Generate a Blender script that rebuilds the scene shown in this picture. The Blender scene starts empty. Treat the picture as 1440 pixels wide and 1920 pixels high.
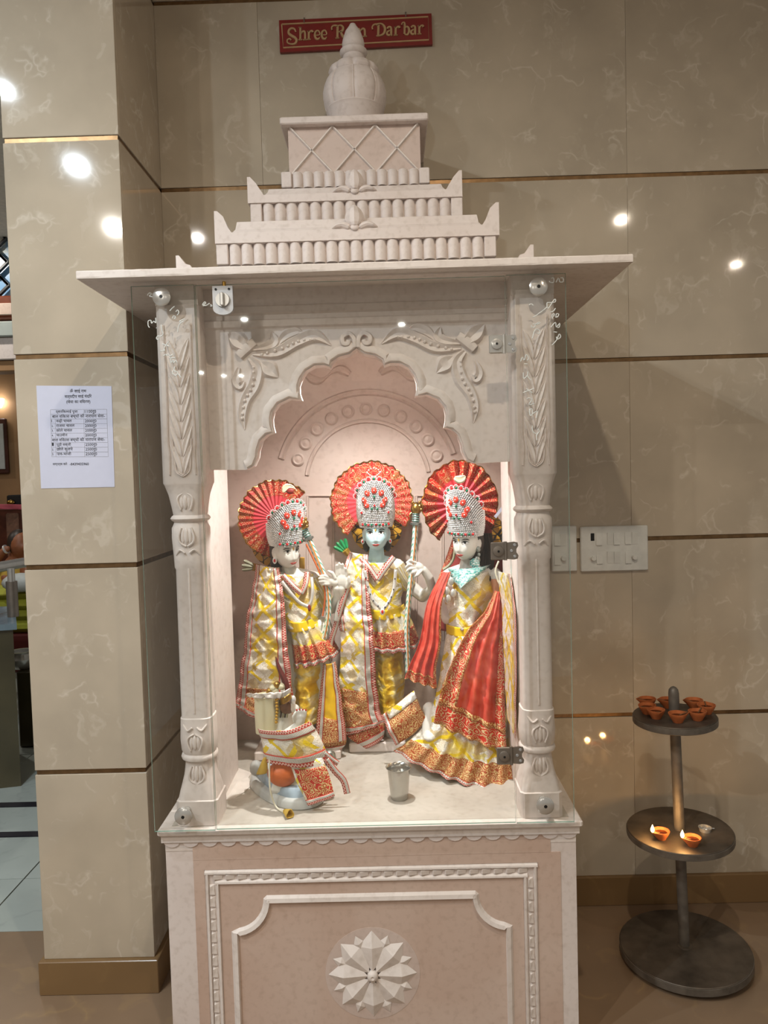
import bpy, math, random
import numpy as np
from mathutils import Vector, Matrix, noise
from mathutils.geometry import tessellate_polygon
random.seed(7)
SC = bpy.context.scene
COL = SC.collection
PI = math.pi
# ------------------------------------------------------------------ camera
FPX = 1386.29
CAMP = Vector((-.0167, -2.4896, 1.4906))
YAW, PIT, ROL = .0093, -.0473, -.028
_f = Vector((-math.sin(YAW)*math.cos(PIT), math.cos(YAW)*math.cos(PIT), math.sin(PIT)))
_r = Vector((math.cos(YAW), math.sin(YAW), 0)); _u = _r.cross(_f)
CR = math.cos(ROL)*_r + math.sin(ROL)*_u
CU = -math.sin(ROL)*_r + math.cos(ROL)*_u
CF = _f
cam = bpy.data.cameras.new('camera'); cam.sensor_fit = 'VERTICAL'; cam.sensor_height = 36; cam.lens = FPX/1920*36
cam.clip_start = .02
camo = bpy.data.objects.new('camera', cam); COL.objects.link(camo)
M = Matrix((CR, CU, -CF)).transposed().to_4x4(); M.translation = CAMP; camo.matrix_world = M
SC.camera = camo
SC.view_settings.view_transform = 'Standard'; SC.view_settings.look = 'None'; SC.view_settings.gamma = 1
SC.view_settings.use_curve_mapping = False
SC.view_settings.exposure = 0.42
# ------------------------------------------------------------------ world and ceiling lights
W = bpy.data.worlds.new('world'); SC.world = W; W.use_nodes = True
W.node_tree.nodes['Background'].inputs[0].default_value = (1.0, .93, .84, 1)
W.node_tree.nodes['Background'].inputs[1].default_value = .21
CEIL = 3.2
# downlights, one of them an added lamp: x, y, watt, colour
COOL = (.80, .91, 1.0); NEUT = (1, .94, .86); WARM = (1, .86, .68)
LAMPS = [(-1.62, -1.5, 14, COOL), (-1.63, -2.27, 30, COOL), (-1.79, -3.23, 30, NEUT), (-1.31, -2.72, 6, NEUT), (.15, -1.95, 15, WARM),  # row ends with an added, unseen lamp that brightens the shrine roof
         (1.60, -2.62, 6, WARM), (2.93, -3.82, 4, WARM), (.16, -7.2, 20, NEUT), (-1.5, -6.7, 20, NEUT),
         (-2.9, -10.4, 20, NEUT), (-2.64, -10.8, 20, NEUT), (-2.37, -10.85, 20, NEUT), (-2.9, 2.2, 9, NEUT), (-4.6, 2.2, 9, NEUT), (-2.0, .75, 9, COOL)]
# ------------------------------------------------------------------ pixel helpers (1440 x 1920 frame)
def ray(x, y): return CF + CR*((x-720)/FPX) - CU*((y-960)/FPX)
def PX(x, y, Y): d = ray(x, y); return CAMP + d*((Y-CAMP.y)/d.y)
def PZ(x, y, Z): d = ray(x, y); return CAMP + d*((Z-CAMP.z)/d.z)
def mpp(Y): return (Y-CAMP.y)/FPX
# ------------------------------------------------------------------ materials
def lin(c):
    if isinstance(c, str):
        c = tuple(int(c[i:i+2], 16) for i in (0, 2, 4))
    return tuple(((v/255)/12.92 if v/255 <= .04045 else ((v/255+.055)/1.055)**2.4) for v in c) + (1,)
class NT:
    def __init__(s, name):
        m = bpy.data.materials.new(name); m.use_nodes = True; s.m = m; s.t = m.node_tree
        s.b = s.t.nodes['Principled BSDF']; s.out = s.t.nodes['Material Output']
    def n(s, typ, **k):
        nd = s.t.nodes.new('ShaderNode'+typ)
        for a, v in k.items():
            if a.startswith('i_'):
                key = a[2:]; key = int(key) if key.isdigit() else key.replace('_', ' ')
                if hasattr(v, 'is_output') : s.t.links.new(v, nd.inputs[key])
                else: nd.inputs[key].default_value = v
            else: setattr(nd, a, v)
        return nd
    def l(s, a, b): s.t.links.new(a, b)
    def co(s, kind='Object', scale=(1, 1, 1), rot=(0, 0, 0)):
        c = s.n('TexCoord'); mp = s.n('Mapping'); mp.inputs['Scale'].default_value = scale; mp.inputs['Rotation'].default_value = rot
        s.l(c.outputs[kind], mp.inputs['Vector']); return mp.outputs[0]
    def ramp(s, fac, stops, interp='LINEAR'):
        r = s.n('ValToRGB'); r.color_ramp.interpolation = interp
        e = r.color_ramp.elements
        e[0].position, e[0].color = stops[0][0], stops[0][1]; e[1].position, e[1].color = stops[-1][0], stops[-1][1]
        for p, c in stops[1:-1]:
            x = e.new(p); x.color = c
        s.l(fac, r.inputs[0]); return r.outputs[0]
    def mix(s, f, a, b):
        m = s.n('MixRGB')
        for i, v in enumerate((f, a, b)):
            if hasattr(v, 'is_output'): s.l(v, m.inputs[i])
            else: m.inputs[i].default_value = v
        return m.outputs[0]
    def math(s, op, a, b=0.0):
        m = s.n('Math', operation=op)
        for i, v in enumerate((a, b)):
            if hasattr(v, 'is_output'): s.l(v, m.inputs[i])
            else: m.inputs[i].default_value = v
        return m.outputs[0]
    def bump(s, h, st=.3, d=.002):
        b = s.n('Bump'); b.inputs['Strength'].default_value = st; b.inputs['Distance'].default_value = d
        s.l(h, b.inputs['Height']); s.l(b.outputs[0], s.b.inputs['Normal'])
    def set(s, col=None, rough=None, metal=None, coat=None, **k):
        I = s.b.inputs
        if col is not None:
            if hasattr(col, 'is_output'): s.l(col, I['Base Color'])
            else: I['Base Color'].default_value = col
        if rough is not None:
            if hasattr(rough, 'is_output'): s.l(rough, I['Roughness'])
            else: I['Roughness'].default_value = rough
        if metal is not None: I['Metallic'].default_value = metal
        if coat is not None: I['Coat Weight'].default_value = coat; I['Coat Roughness'].default_value = .04
        for a, v in k.items(): I[a.replace('_', ' ')].default_value = v
        return s.m
BK = (0, 0, 0, 1); WH = (1, 1, 1, 1)
MT = {}
def plain(name, c, rough=.5, metal=0, coat=0, var=.08, scale=30, bump=0):
    t = NT(name); v = t.co(); c = lin(c)
    nz = t.n('TexNoise', i_Vector=v, i_Scale=scale, i_Detail=4.0)
    lo = tuple(x*(1-var) for x in c[:3])+(1,); hi = tuple(min(1, x*(1+var)) for x in c[:3])+(1,)
    t.set(t.ramp(nz.outputs[0], [(.3, lo), (.7, hi)]), rough, metal, coat)
    if bump: t.bump(nz.outputs[0], bump, .002)
    MT[name] = t.m; return t.m
def tile_mat(name, c, vein, rough=.12, vs=1.0):
    t = NT(name); c = lin(c); vein = lin(vein)
    oi = t.n('ObjectInfo'); tc = t.n('TexCoord'); off = t.n('VectorMath', operation='SCALE', i_0=(7, 13, 5)); t.l(oi.outputs['Random'], off.inputs['Scale'])
    ad = t.n('VectorMath', operation='ADD'); t.l(tc.outputs['Object'], ad.inputs[0]); t.l(off.outputs[0], ad.inputs[1])
    v = ad.outputs[0]
    n1 = t.n('TexNoise', i_Vector=v, i_Scale=2.2*vs, i_Detail=5.0)
    base = t.ramp(n1.outputs[0], [(.3, tuple(x*.86 for x in c[:3])+(1,)), (.7, tuple(min(1, x*1.1) for x in c[:3])+(1,))])
    nd = t.n('TexNoise', i_Vector=v, i_Scale=5.0*vs, i_Detail=3.0)
    va = t.n('VectorMath', operation='MULTIPLY_ADD'); t.l(nd.outputs[1], va.inputs[0]); va.inputs[1].default_value = (.28, .28, .28); t.l(v, va.inputs[2])
    vo = t.n('TexVoronoi', feature='DISTANCE_TO_EDGE', i_Vector=va.outputs[0], i_Scale=3.2*vs)
    ln = t.ramp(vo.outputs[0], [(0, WH), (.012, (.5, .5, .5, 1)), (.05, BK)])
    n2 = t.n('TexNoise', i_Vector=v, i_Scale=5.5*vs, i_Detail=3.0)
    mk = t.ramp(n2.outputs[0], [(.52, BK), (.60, WH)])
    f = t.math('MULTIPLY', ln, mk); f = t.math('MULTIPLY', f, .42)
    mp = t.n('Mapping'); mp.inputs['Rotation'].default_value = (0, .7, .7); mp.inputs['Scale'].default_value = (1, 1, .28); t.l(va.outputs[0], mp.inputs[0])
    n3 = t.n('TexNoise', i_Vector=mp.outputs[0], i_Scale=9.0*vs, i_Detail=4.0, i_Distortion=.5)
    sm = t.ramp(n3.outputs[0], [(.60, BK), (.70, WH)]); f = t.math('MAXIMUM', f, t.math('MULTIPLY', sm, .22))
    t.set(t.mix(f, base, vein), rough, 0, 0, Specular_IOR_Level=.5)
    MT[name] = t.m; return t.m
tile_mat('tile', 'b9ac98', 'e2dacb', .055, 1.7)
tile_mat('floor_brown', '86705a', 'a08660', .22)
tile_mat('skirting', '7e6342', '96794f', .25)
tile_mat('floor_white', 'aeb6b0', '8b938d', .2)
plain('black_strip', '23222a', .3)
plain('brass', '7d6244', .36, .85, 0, .25, 40)
plain('ceiling', 'd8d2c6', .8)
plain('lamp_ring', 'e0e0e0', .4)
def marble(name, a, b, sc=3.0):
    t = NT(name); v = t.co()
    n1 = t.n('TexNoise', i_Vector=v, i_Scale=sc, i_Detail=6.0, i_Distortion=.6)
    n2 = t.n('TexNoise', i_Vector=v, i_Scale=60.0, i_Detail=5.0)
    c = t.ramp(n1.outputs[0], [(.32, lin(a)), (.72, lin(b))])
    d = t.ramp(n2.outputs[0], [(.25, (.86, .84, .82, 1)), (.5, WH)])
    mm = t.n('MixRGB', blend_type='MULTIPLY'); mm.inputs[0].default_value = 1; t.l(c, mm.inputs[1]); t.l(d, mm.inputs[2])
    t.set(mm.outputs[0], .55); t.bump(n2.outputs[0], .12, .001); MT[name] = t.m
marble('marble', 'd4c7bf', 'e0d6d0')
marble('marble_pink', 'c0a594', 'd0bcae', 2.2)
marble('marble_niche', 'c6b1a5', 'd0c0b6', 2.5)
marble('marble_worn', 'd8cdc4', 'e5dcd5', 5)
marble('marble_floor', 'aea69b', 'c8c1b6', 5)
plain('plaster', 'dcd3ca', .7)
def glass():
    t = NT('glass'); t.t.nodes.remove(t.b)
    tr = t.n('BsdfTransparent'); tr.inputs[0].default_value = (.972, .976, .97, 1)
    gl = t.n('BsdfGlossy'); gl.inputs['Roughness'].default_value = .015; gl.inputs[0].default_value = (.95, 1, .97, 1)
    lw = t.n('LayerWeight'); lw.inputs[0].default_value = .5
    p = t.math('POWER', lw.outputs['Facing'], 5.0); p = t.math('MULTIPLY', p, .95); p = t.math('ADD', p, .04)
    mx = t.n('MixShader'); t.l(p, mx.inputs[0]); t.l(tr.outputs[0], mx.inputs[1]); t.l(gl.outputs[0], mx.inputs[2])
    t.l(mx.outputs[0], t.out.inputs[0]); MT['glass'] = t.m
glass()
plain('glass_edge', '7d9a8c', .15)
plain('steel', 'c9c7c1', .22, .6, 0, .05)
plain('steel_dark', '857c72', .38, .6, 0, .1)
plain('tumbler_steel', 'b4b2ac', .2, .9, 0, .06)
plain('zinc', 'b4b5b6', .35, .5, 0, .1)
plain('black', '0d0c0b', .5)
plain('ink', '22242a', .6)
plain('pencil', '8d8d93', .6)
plain('marker', 'd6dad6', .6)
plain('paper', 'c9cbdc', .7, 0, 0, .02)
plain('sign_red', '7a1512', .35, 0, .2)
plain('sign_gold', 'b89a72', .35, .3)
plain('switch_white', 'd6d8d4', .35)
plain('iron', '564d43', .5, .45, 0, .45, 14, .3)
plain('iron_rim', '6a635a', .5, .4, 0, .3, 25)
plain('clay', 'a85a2b', .8, 0, 0, .15, 60)
plain('oil', '3a1608', .1)
plain('wick', '6a4a2c', .9)
def emit(name, c, s):
    t = NT(name); t.t.nodes.remove(t.b); e = t.n('Emission'); e.inputs[0].default_value = c; e.inputs[1].default_value = s
    t.l(e.outputs[0], t.out.inputs[0]); MT[name] = t.m
emit('flame', (1, .62, .22, 1), 30)
emit('led', (1, .97, .92, 1), 9)
plain('skin_white', 'dad8d0', .28, 0, .3, .03)
plain('skin_blue', 'c2e4ec', .28, 0, .3, .03)
plain('rock_grey', 'b3b4b0', .55, 0, 0, .2, 10)
plain('skin_peach', 'd99a72', .5)
plain('hair', '30261f', .45)
plain('lips', 'c4524a', .4)
plain('lip_line', '7d2a26', .5)
plain('eye_white', 'f2f2ee', .25)
plain('gold_paint', 'c59a3e', .35, .5)
plain('gold_metal', 'b4914c', .28, 1, 0, .2, 60)
plain('red_gem', 'c01f22', .12, 0, .6)
plain('red_enamel', 'e0402f', .35, 0, .3)
plain('green_gem', '0f6a4c', .1, 0, .6)
plain('pearl', 'e6e6e4', .2, .45, .5, .12, 260)
plain('crown_base', '5b4c48', .45, .3)
plain('silver_cloth', 'd8d6d0', .3, .6)
plain('silver_orn', '8f948e', .35, .8, 0, .4, 120, .6)
plain('satin_yellow', 'e0b422', .35, 0, 0, .12, 25)
plain('sash_yellow', 'f0cb1e', .35, 0, 0, .1, 25)
plain('red_cloth', 'd2414a', .65, 0, 0, .08, 40)
plain('dark_red', '7d2119', .6)
plain('teal_trim', '7fb8ae', .35, .2)
plain('white_cord', 'd8d2bc', .7)
plain('cream', 'd6cfae', .6, 0, 0, .05, 12)
plain('orange_paint', 'bf5f2a', .5, 0, .1)
plain('rock_blue', '9fb0bd', .5, 0, 0, .35, 14)
plain('brown_head', '6b4a38', .6, 0, 0, .3, 40)
plain('green_fletch', '1d8a50', .45)
plain('grey_fletch', '8d8a70', .5)
plain('wood_dark', '4a2213', .4, 0, 0, .3, 12)
plain('wood_red', '6e3218', .35, 0, 0, .25, 12)
plain('tan_wall', '9c7750', .7, 0, 0, .15, 3)
plain('lattice', '33312f', .4)
plain('olive_stone', '4c4630', .3, 0, 0, .3, 3)
plain('slate_blue', '71848e', .2)
plain('maroon', '5e1c14', .6)
plain('pinkcloth', 'a04550', .8)
plain('green_cloth', 'a3a233', .75, 0, 0, .2, 9, .4)
plain('yellow_cloth', 'b8963a', .75, 0, 0, .2, 14)
plain('skin_brown', '8a5334', .5)
plain('silk_grey', 'b8bab4', .6)
def sky_panel():
    t = NT('sky_picture'); v = t.co(scale=(3, 3, 3))
    n = t.n('TexNoise', i_Vector=v, i_Scale=2.0, i_Detail=4.0)
    t.set(t.ramp(n.outputs[0], [(.42, lin('6f9cc4')), (.5, lin('9fbfd6')), (.56, lin('e6e8d8'))]), .3); MT['sky_picture'] = t.m
sky_panel()
def brocade(name, hue='e8c928', base='e9e3d0', sc=1.0, gold='b99a55'):
    t = NT(name); v = t.co('UV', (sc, sc, 1), (0, 0, PI/4))
    nd = t.n('TexNoise', i_Vector=v, i_Scale=14.0, i_Detail=3.0)
    va = t.n('VectorMath', operation='MULTIPLY_ADD'); t.l(nd.outputs[1], va.inputs[0]); va.inputs[1].default_value = (.022, .022, .022); t.l(v, va.inputs[2])
    sp = t.n('SeparateXYZ'); t.l(va.outputs[0], sp.inputs[0])
    def lines(o, per, w):
        a = t.math('MULTIPLY', o, 1/per); a = t.math('FRACT', a); return t.math('LESS_THAN', a, w)
    lx = lines(sp.outputs[0], .058, .17); ly = lines(sp.outputs[1], .058, .17); lat = t.math('MAXIMUM', lx, ly)
    lm = t.n('TexNoise', i_Vector=v, i_Scale=16.0, i_Detail=1.0); lat = t.math('MULTIPLY', lat, t.math('GREATER_THAN', lm.outputs[0], .43))
    # woven patches: silver, gold, ivory
    ch = t.n('TexVoronoi', i_Vector=va.outputs[0], i_Scale=38.0, distance='CHEBYCHEV')
    patch = t.ramp(ch.outputs['Color'], [(.15, lin(base)), (.45, lin('f6f5f1')), (.62, lin('e0dccf')), (.76, lin('cdb06a')), (.86, lin('e8d98c'))])
    fine = t.n('TexNoise', i_Vector=v, i_Scale=330.0, i_Detail=3.0)
    gm = t.ramp(fine.outputs[0], [(.46, BK), (.62, WH)]); gm2 = t.math('MULTIPLY', gm, .42)
    c = t.mix(gm2, patch, lin(gold))
    c = t.mix(t.math('MULTIPLY', lat, 1.0), c, lin(hue))
    big = t.n('TexNoise', i_Vector=v, i_Scale=9.0, i_Detail=2.0)
    bm = t.ramp(big.outputs[0], [(.54, BK), (.6, WH)]); bm = t.math('MULTIPLY', bm, .68)
    c = t.mix(bm, c, lin(hue))
    t.set(c, .38, .15); cr = t.n('TexNoise', i_Vector=v, i_Scale=38.0, i_Detail=3.0)
    hh = t.math('ADD', cr.outputs[0], t.math('MULTIPLY', fine.outputs[0], .15)); t.bump(hh, .8, .008); MT[name] = t.m
def dhoti():
    t = NT('dhoti'); v = t.co('UV', (1, 1, 1))
    n1 = t.n('TexNoise', i_Vector=v, i_Scale=18.0, i_Detail=3.0); n2 = t.n('TexNoise', i_Vector=v, i_Scale=45.0, i_Detail=3.0, i_Distortion=.8)
    t.set(t.ramp(n1.outputs[0], [(.38, lin('d8a91c')), (.5, lin('e3c040')), (.58, lin('ded2a2')), (.66, lin('e2bd2e'))]), .38); t.bump(n2.outputs[0], .8, .008); MT['dhoti'] = t.m  # ivory highlights painted into the yellow by noise
dhoti()
brocade('brocade')
brocade('brocade_pale', 'eedc58', 'f1ecdc', 1.2)
def embroid(name, ground, gold1, gold2, sc=1.0, th=.5):
    t = NT(name); v = t.co('UV', (sc, sc, 1))
    nd = t.n('TexNoise', i_Vector=v, i_Scale=70.0, i_Detail=2.0)
    va = t.n('VectorMath', operation='MULTIPLY_ADD'); t.l(nd.outputs[1], va.inputs[0]); va.inputs[1].default_value = (.006, .006, .006); t.l(v, va.inputs[2])
    vo = t.n('TexVoronoi', i_Vector=va.outputs[0], i_Scale=62.0)
    rg = t.math('MULTIPLY', vo.outputs['Distance'], 22.0); rg = t.math('SINE', rg); 
    g = t.ramp(rg, [(th-.15, BK), (th+.05, WH)])
    sp = t.n('TexNoise', i_Vector=v, i_Scale=500.0, i_Detail=2.0)
    gc = t.ramp(sp.outputs[0], [(.4, lin(gold1)), (.62, lin(gold2))])
    wn = t.n('TexNoise', i_Vector=v, i_Scale=40.0, i_Detail=2.0)
    gk = t.ramp(wn.outputs[0], [(.52, lin(ground)), (.68, lin('a8602c'))])
    t.set(t.mix(g, gk, gc), .5, .08); hh = t.math('ADD', g, sp.outputs[0]); t.bump(hh, .6, .0015); MT[name] = t.m
embroid('embroidery', 'c22f22', 'c0903f', 'f2e2b0', 1.3, .5)
embroid('embroidery_gold', 'a84e26', 'c2964c', 'efdca4', 1.2, .36)
embroid('embroidery_fan', 'bd2a1e', 'b98a48', 'efe2b8', .95, .86)
embroid('embroidery_fan_dark', '9a2414', '8f6a30', 'd6bd7c', .85, .45)
embroid('red_border', 'c93322', 'c29a58', 'f0e2bd', 1.1, .6)
def trim_mat(name, flip=False):
    # u across the ribbon (0..1), v along it in metres
    t = NT(name); tc = t.n('TexCoord'); sp = t.n('SeparateXYZ'); t.l(tc.outputs['UV'], sp.inputs[0])
    u = sp.outputs[0]
    if flip: u = t.math('SUBTRACT', 1.0, u)
    v = sp.outputs[1]
    a = t.math('FRACT', t.math('MULTIPLY', v, 1/.0034)); rung = t.math('LESS_THAN', a, .35)
    silver = t.mix(rung, lin('d9d5cc'), lin('8f867a'))
    zz = t.math('FRACT', t.math('MULTIPLY', v, 1/.008)); zz = t.math('ABSOLUTE', t.math('SUBTRACT', zz, .5)); 
    zl = t.math('ABSOLUTE', t.math('SUBTRACT', t.math('MULTIPLY', t.math('SUBTRACT', u, .62), 1.6), zz)); zl = t.math('LESS_THAN', zl, .14)
    lace = t.mix(zl, lin('b23a3c'), lin('e6c9b8'))
    c = t.mix(t.math('GREATER_THAN', u, .58), silver, lace)
    red = t.math('LESS_THAN', u, .1); c = t.mix(red, c, lin('c04a3a'))
    r2 = t.math('LESS_THAN', t.math('ABSOLUTE', t.math('SUBTRACT', u, .56)), .04); c = t.mix(r2, c, lin('b8402f'))
    t.set(c, .35, .25); t.bump(t.math('ADD', rung, zl), .5, .001); MT[name] = t.m
trim_mat('trim'); trim_mat('trim_flip', True)
def sheer():
    t = NT('red_sheer'); v = t.co('UV', (1, 1, 1))
    n = t.n('TexNoise', i_Vector=v, i_Scale=30.0, i_Detail=3.0)
    t.set(t.ramp(n.outputs[0], [(.35, lin('d13c2c')), (.7, lin('e86a56'))]), .45)
    t.b.inputs['Alpha'].default_value = .74; MT['red_sheer'] = t.m
sheer()
def chevron():
    t = NT('bow_paint'); tc = t.n('TexCoord'); sp = t.n('SeparateXYZ'); t.l(tc.outputs['UV'], sp.inputs[0])
    u, v = sp.outputs[0], sp.outputs[1]
    au = t.math('ABSOLUTE', t.math('SUBTRACT', u, .5))
    k = t.math('FRACT', t.math('ADD', t.math('MULTIPLY', v, 1/.02), t.math('MULTIPLY', au, 2.2)))
    c = t.ramp(k, [(0, lin('e8ebe4')), (.3, lin('e8ebe4')), (.36, lin('1d3a36')), (.44, lin('4fae9c')), (.68, lin('4fae9c')), (.74, lin('e8ebe4'))], 'CONSTANT')
    c = t.mix(t.math('GREATER_THAN', au, .36), c, lin('c9823c'))
    t.set(c, .3, 0, .3); MT['bow_paint'] = t.m
chevron()
def halo():
    t = NT('halo_paint'); v = t.co('Object', (1, 1, 1))
    vo = t.n('TexVoronoi', feature='DISTANCE_TO_EDGE', i_Vector=v, i_Scale=42.0)
    t.set(t.mix(t.math('LESS_THAN', vo.outputs[0], .05), lin('c9962c'), lin('2a1d10')), .35); MT['halo_paint'] = t.m
halo()
def tealbead():
    t = NT('teal_beads'); v = t.co('UV')
    vo = t.n('TexVoronoi', i_Vector=v, i_Scale=260.0); 
    t.set(t.ramp(vo.outputs['Color'], [(.25, lin('4d9c98')), (.5, lin('d4dad6')), (.75, lin('7fb4ae'))]), .25, .2)
    b = t.math('SUBTRACT', 1.0, vo.outputs['Distance']); t.bump(b, .8, .002); MT['teal_beads'] = t.m
tealbead()
# ------------------------------------------------------------------ geometry helpers
ORG = {}
def setp(o, label=None, cat=None, group=None, kind=None):
    if label: o['label'] = label
    if cat: o['category'] = cat
    if group: o['group'] = group
    if kind: o['kind'] = kind
    return o
def thing(name, label, cat, loc=(0, 0, 0), group=None, kind=None):
    o = bpy.data.objects.new(name, None); COL.objects.link(o); o.location = loc; o.empty_display_size = .05
    ORG[o] = Vector(loc); return setp(o, label, cat, group, kind)
class MB:
    def __init__(s): s.v = []; s.f = []; s.uv = []; s.mi = []
    def add(s, vs, fs, uv=None, mi=0):
        b = len(s.v); s.v += [tuple(p) for p in vs]; s.f += [tuple(b+i for i in f) for f in fs]
        s.uv += (uv if uv else [(p[0], p[2]) for p in vs]); s.mi += [mi]*len(fs); return s
    def box(s, x0, x1, y0, y1, z0, z1, mi=0):
        return s.add([(x, y, z) for z in (z0, z1) for y in (y0, y1) for x in (x0, x1)],
                     [(0, 2, 3, 1), (4, 5, 7, 6), (0, 1, 5, 4), (2, 6, 7, 3), (0, 4, 6, 2), (1, 3, 7, 5)], None, mi)
    def bbox(s, x0, x1, y0, y1, z0, z1, b=.004, mi=0):
        # box with chamfered edges (loft of octagon-ish rings)
        def ring(z, i): return [(x0+i+b, y0+i, z), (x1-i-b, y0+i, z), (x1-i, y0+i+b, z), (x1-i, y1-i-b, z), (x1-i-b, y1-i, z), (x0+i+b, y1-i, z), (x0+i, y1-i-b, z), (x0+i, y0+i+b, z)]
        return s.loft([ring(z0, b), ring(z0+b, 0), ring(z1-b, 0), ring(z1, b)], mi=mi)
    def loft(s, rings, caps=True, closed=True, mi=0, uv=None):
        n = len(rings[0]); vs = [p for r in rings for p in r]; fs = []
        for i in range(len(rings)-1):
            for j in range(n if closed else n-1):
                a = i*n+j; b = i*n+(j+1) % n; fs.append((a, b, b+n, a+n))
        if caps and closed:
            fs.append(tuple(range(n-1, -1, -1))); fs.append(tuple((len(rings)-1)*n+j for j in range(n)))
        return s.add(vs, fs, uv, mi)
    def lathe(s, prof, c, n=24, rf=None, mi=0, axis=None):
        rings = []
        for r, z in prof:
            ring = []
            for j in range(n):
                a = 2*PI*j/n; q = r*(rf(a, z) if rf else 1)
                p = Vector((q*math.cos(a), q*math.sin(a), z))
                if axis is not None: p = axis @ p
                ring.append(tuple(Vector(c)+p))
            rings.append(ring)
        return s.loft(rings, mi=mi)
    def tube(s, path, rad, n=8, mi=0, flat=1.0, uvs=True):
        path = [Vector(p) for p in path]; m = len(path)
        rad = rad if isinstance(rad, (list, tuple)) else [rad]*m
        rings = []; uv = []; L = 0; pu = None
        for i, p in enumerate(path):
            t = (path[min(i+1, m-1)]-path[max(i-1, 0)]).normalized()
            if pu is None:
                pu = Vector((0, 0, 1)) if abs(t.z) < .9 else Vector((1, 0, 0))
            e1 = t.cross(pu).normalized(); e2 = e1.cross(t).normalized(); pu = e2
            if i: L += (p-path[i-1]).length
            rings.append([tuple(p+e1*(rad[i]*math.cos(2*PI*k/n))+e2*(rad[i]*flat*math.sin(2*PI*k/n))) for k in range(n)])
            uv += [((k/n*2) % 1.0, L) for k in range(n)]
        return s.loft(rings, mi=mi, uv=uv)
    def ell(s, c, r, n=12, m=8, M=None, mi=0):
        vs = []; fs = []
        for i in range(m+1):
            t = PI*i/m
            for j in range(n):
                a = 2*PI*j/n; p = Vector((r[0]*math.sin(t)*math.cos(a), r[1]*math.sin(t)*math.sin(a), r[2]*math.cos(t)))
                if M is not None: p = M @ p
                vs.append(tuple(Vector(c)+p))
        for i in range(m):
            for j in range(n):
                a = i*n+j; b = i*n+(j+1) % n; fs.append((a, a+n, b+n, b))
        return s.add(vs, fs, None, mi)
    def prism(s, poly, y0, y1, mi=0, top=0.0):
        # poly: list of (x,z) in a plane facing -Y; y0 front, y1 back
        n = len(poly); A = sum(poly[i][0]*poly[(i+1) % n][1]-poly[(i+1) % n][0]*poly[i][1] for i in range(n))
        if A < 0: poly = poly[::-1]
        tri = tessellate_polygon([[Vector((x, z, 0)) for x, z in poly]])
        vs = [(x, y0, z) for x, z in poly]+[(x, y1, z) for x, z in poly]
        def ori(t):
            (ax, az), (bx, bz), (cx, cz) = (poly[i] for i in t); return (bx-ax)*(cz-az)-(cx-ax)*(bz-az)
        fs = []
        for t in tri:
            t = tuple(t) if ori(t) > 0 else tuple(t)[::-1]
            fs.append(t); fs.append(tuple(i+n for i in t[::-1]))
        for i in range(n):
            j = (i+1) % n; fs.append((j, i, i+n, j+n))
        return s.add(vs, fs, None, mi)
    def strip(s, path, wid, Y, prof=((-1, 0), (-.6, 1), (0, .55), (.6, 1), (1, 0)), h=.006, mi=0):
        # relief band on a plane facing -Y: path (x,z), wid half widths, prof (across, height)
        m = len(path); wid = wid if isinstance(wid, (list, tuple)) else [wid]*m; rings = []
        for i in range(m):
            a = path[max(i-1, 0)]; b = path[min(i+1, m-1)]; dx, dz = b[0]-a[0], b[1]-a[1]; q = math.hypot(dx, dz) or 1
            nx, nz = -dz/q, dx/q; w = wid[i]; hs = h*min(1, w/(max(wid)*.6+1e-9))
            rings.append([(path[i][0]+nx*w*u, Y-hs*k, path[i][1]+nz*w*u) for u, k in prof])
        return s.loft(rings, False, False, mi)
    def build(s, name, mat, parent=None, smooth=False, origin=None, kind=None):
        org = ORG.get(parent, Vector((0, 0, 0))) if parent is not None else Vector(origin or (0, 0, 0))
        me = bpy.data.meshes.new(name); me.from_pydata([(x-org.x, y-org.y, z-org.z) for x, y, z in s.v], [], s.f)
        for m in (mat if isinstance(mat, (list, tuple)) else [mat]): me.materials.append(MT[m])
        if any(s.mi): me.polygons.foreach_set('material_index', s.mi)
        uvl = me.uv_layers.new(name='UV'); idx = np.empty(len(me.loops), 'i'); me.loops.foreach_get('vertex_index', idx)
        uvl.data.foreach_set('uv', np.array(s.uv, 'f')[idx].ravel())
        if smooth:
            me.polygons.foreach_set('use_smooth', [True]*len(me.polygons))
            if smooth != 2: me.set_sharp_from_angle(angle=.7)
        me.update()
        o = bpy.data.objects.new(name, me); COL.objects.link(o); ORG[o] = org
        if parent is not None: o.parent = parent
        else: o.location = org
        if kind: o['kind'] = kind
        return o
def inst(o, parent, d, rot=None, scale=None):
    c = o.copy(); COL.objects.link(c); c.parent = parent; c.location = Vector(o.location)+Vector(d)
    if rot: c.rotation_euler = rot
    if scale: c.scale = scale
    return c
def cr(pts, n=6):
    # Catmull-Rom through tuples of any size
    P = [np.array(p, float) for p in pts]; out = []
    for i in range(len(P)-1):
        a = P[max(i-1, 0)]; b = P[i]; c = P[i+1]; d = P[min(i+2, len(P)-1)]
        for k in range(n):
            t = k/n; out.append(tuple(.5*(2*b+(c-a)*t+(2*a-5*b+4*c-d)*t*t+(3*b-a-3*c+d)*t**3)))
    out.append(tuple(P[-1])); return out
def xz(pts, Y): return [(p.x, p.z) for p in (PX(x, y, Y) for x, y in pts)]
def pbox(mb, x0, y0, x1, y1, Y, dep, b=0):
    a = PX((x0+x1)/2, y0, Y); c = PX((x0+x1)/2, y1, Y); l = PX(x0, (y0+y1)/2, Y); r = PX(x1, (y0+y1)/2, Y)
    if b: return mb.bbox(l.x, r.x, Y, Y+dep, c.z, a.z, b)
    return mb.box(l.x, r.x, Y, Y+dep, c.z, a.z)
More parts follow.
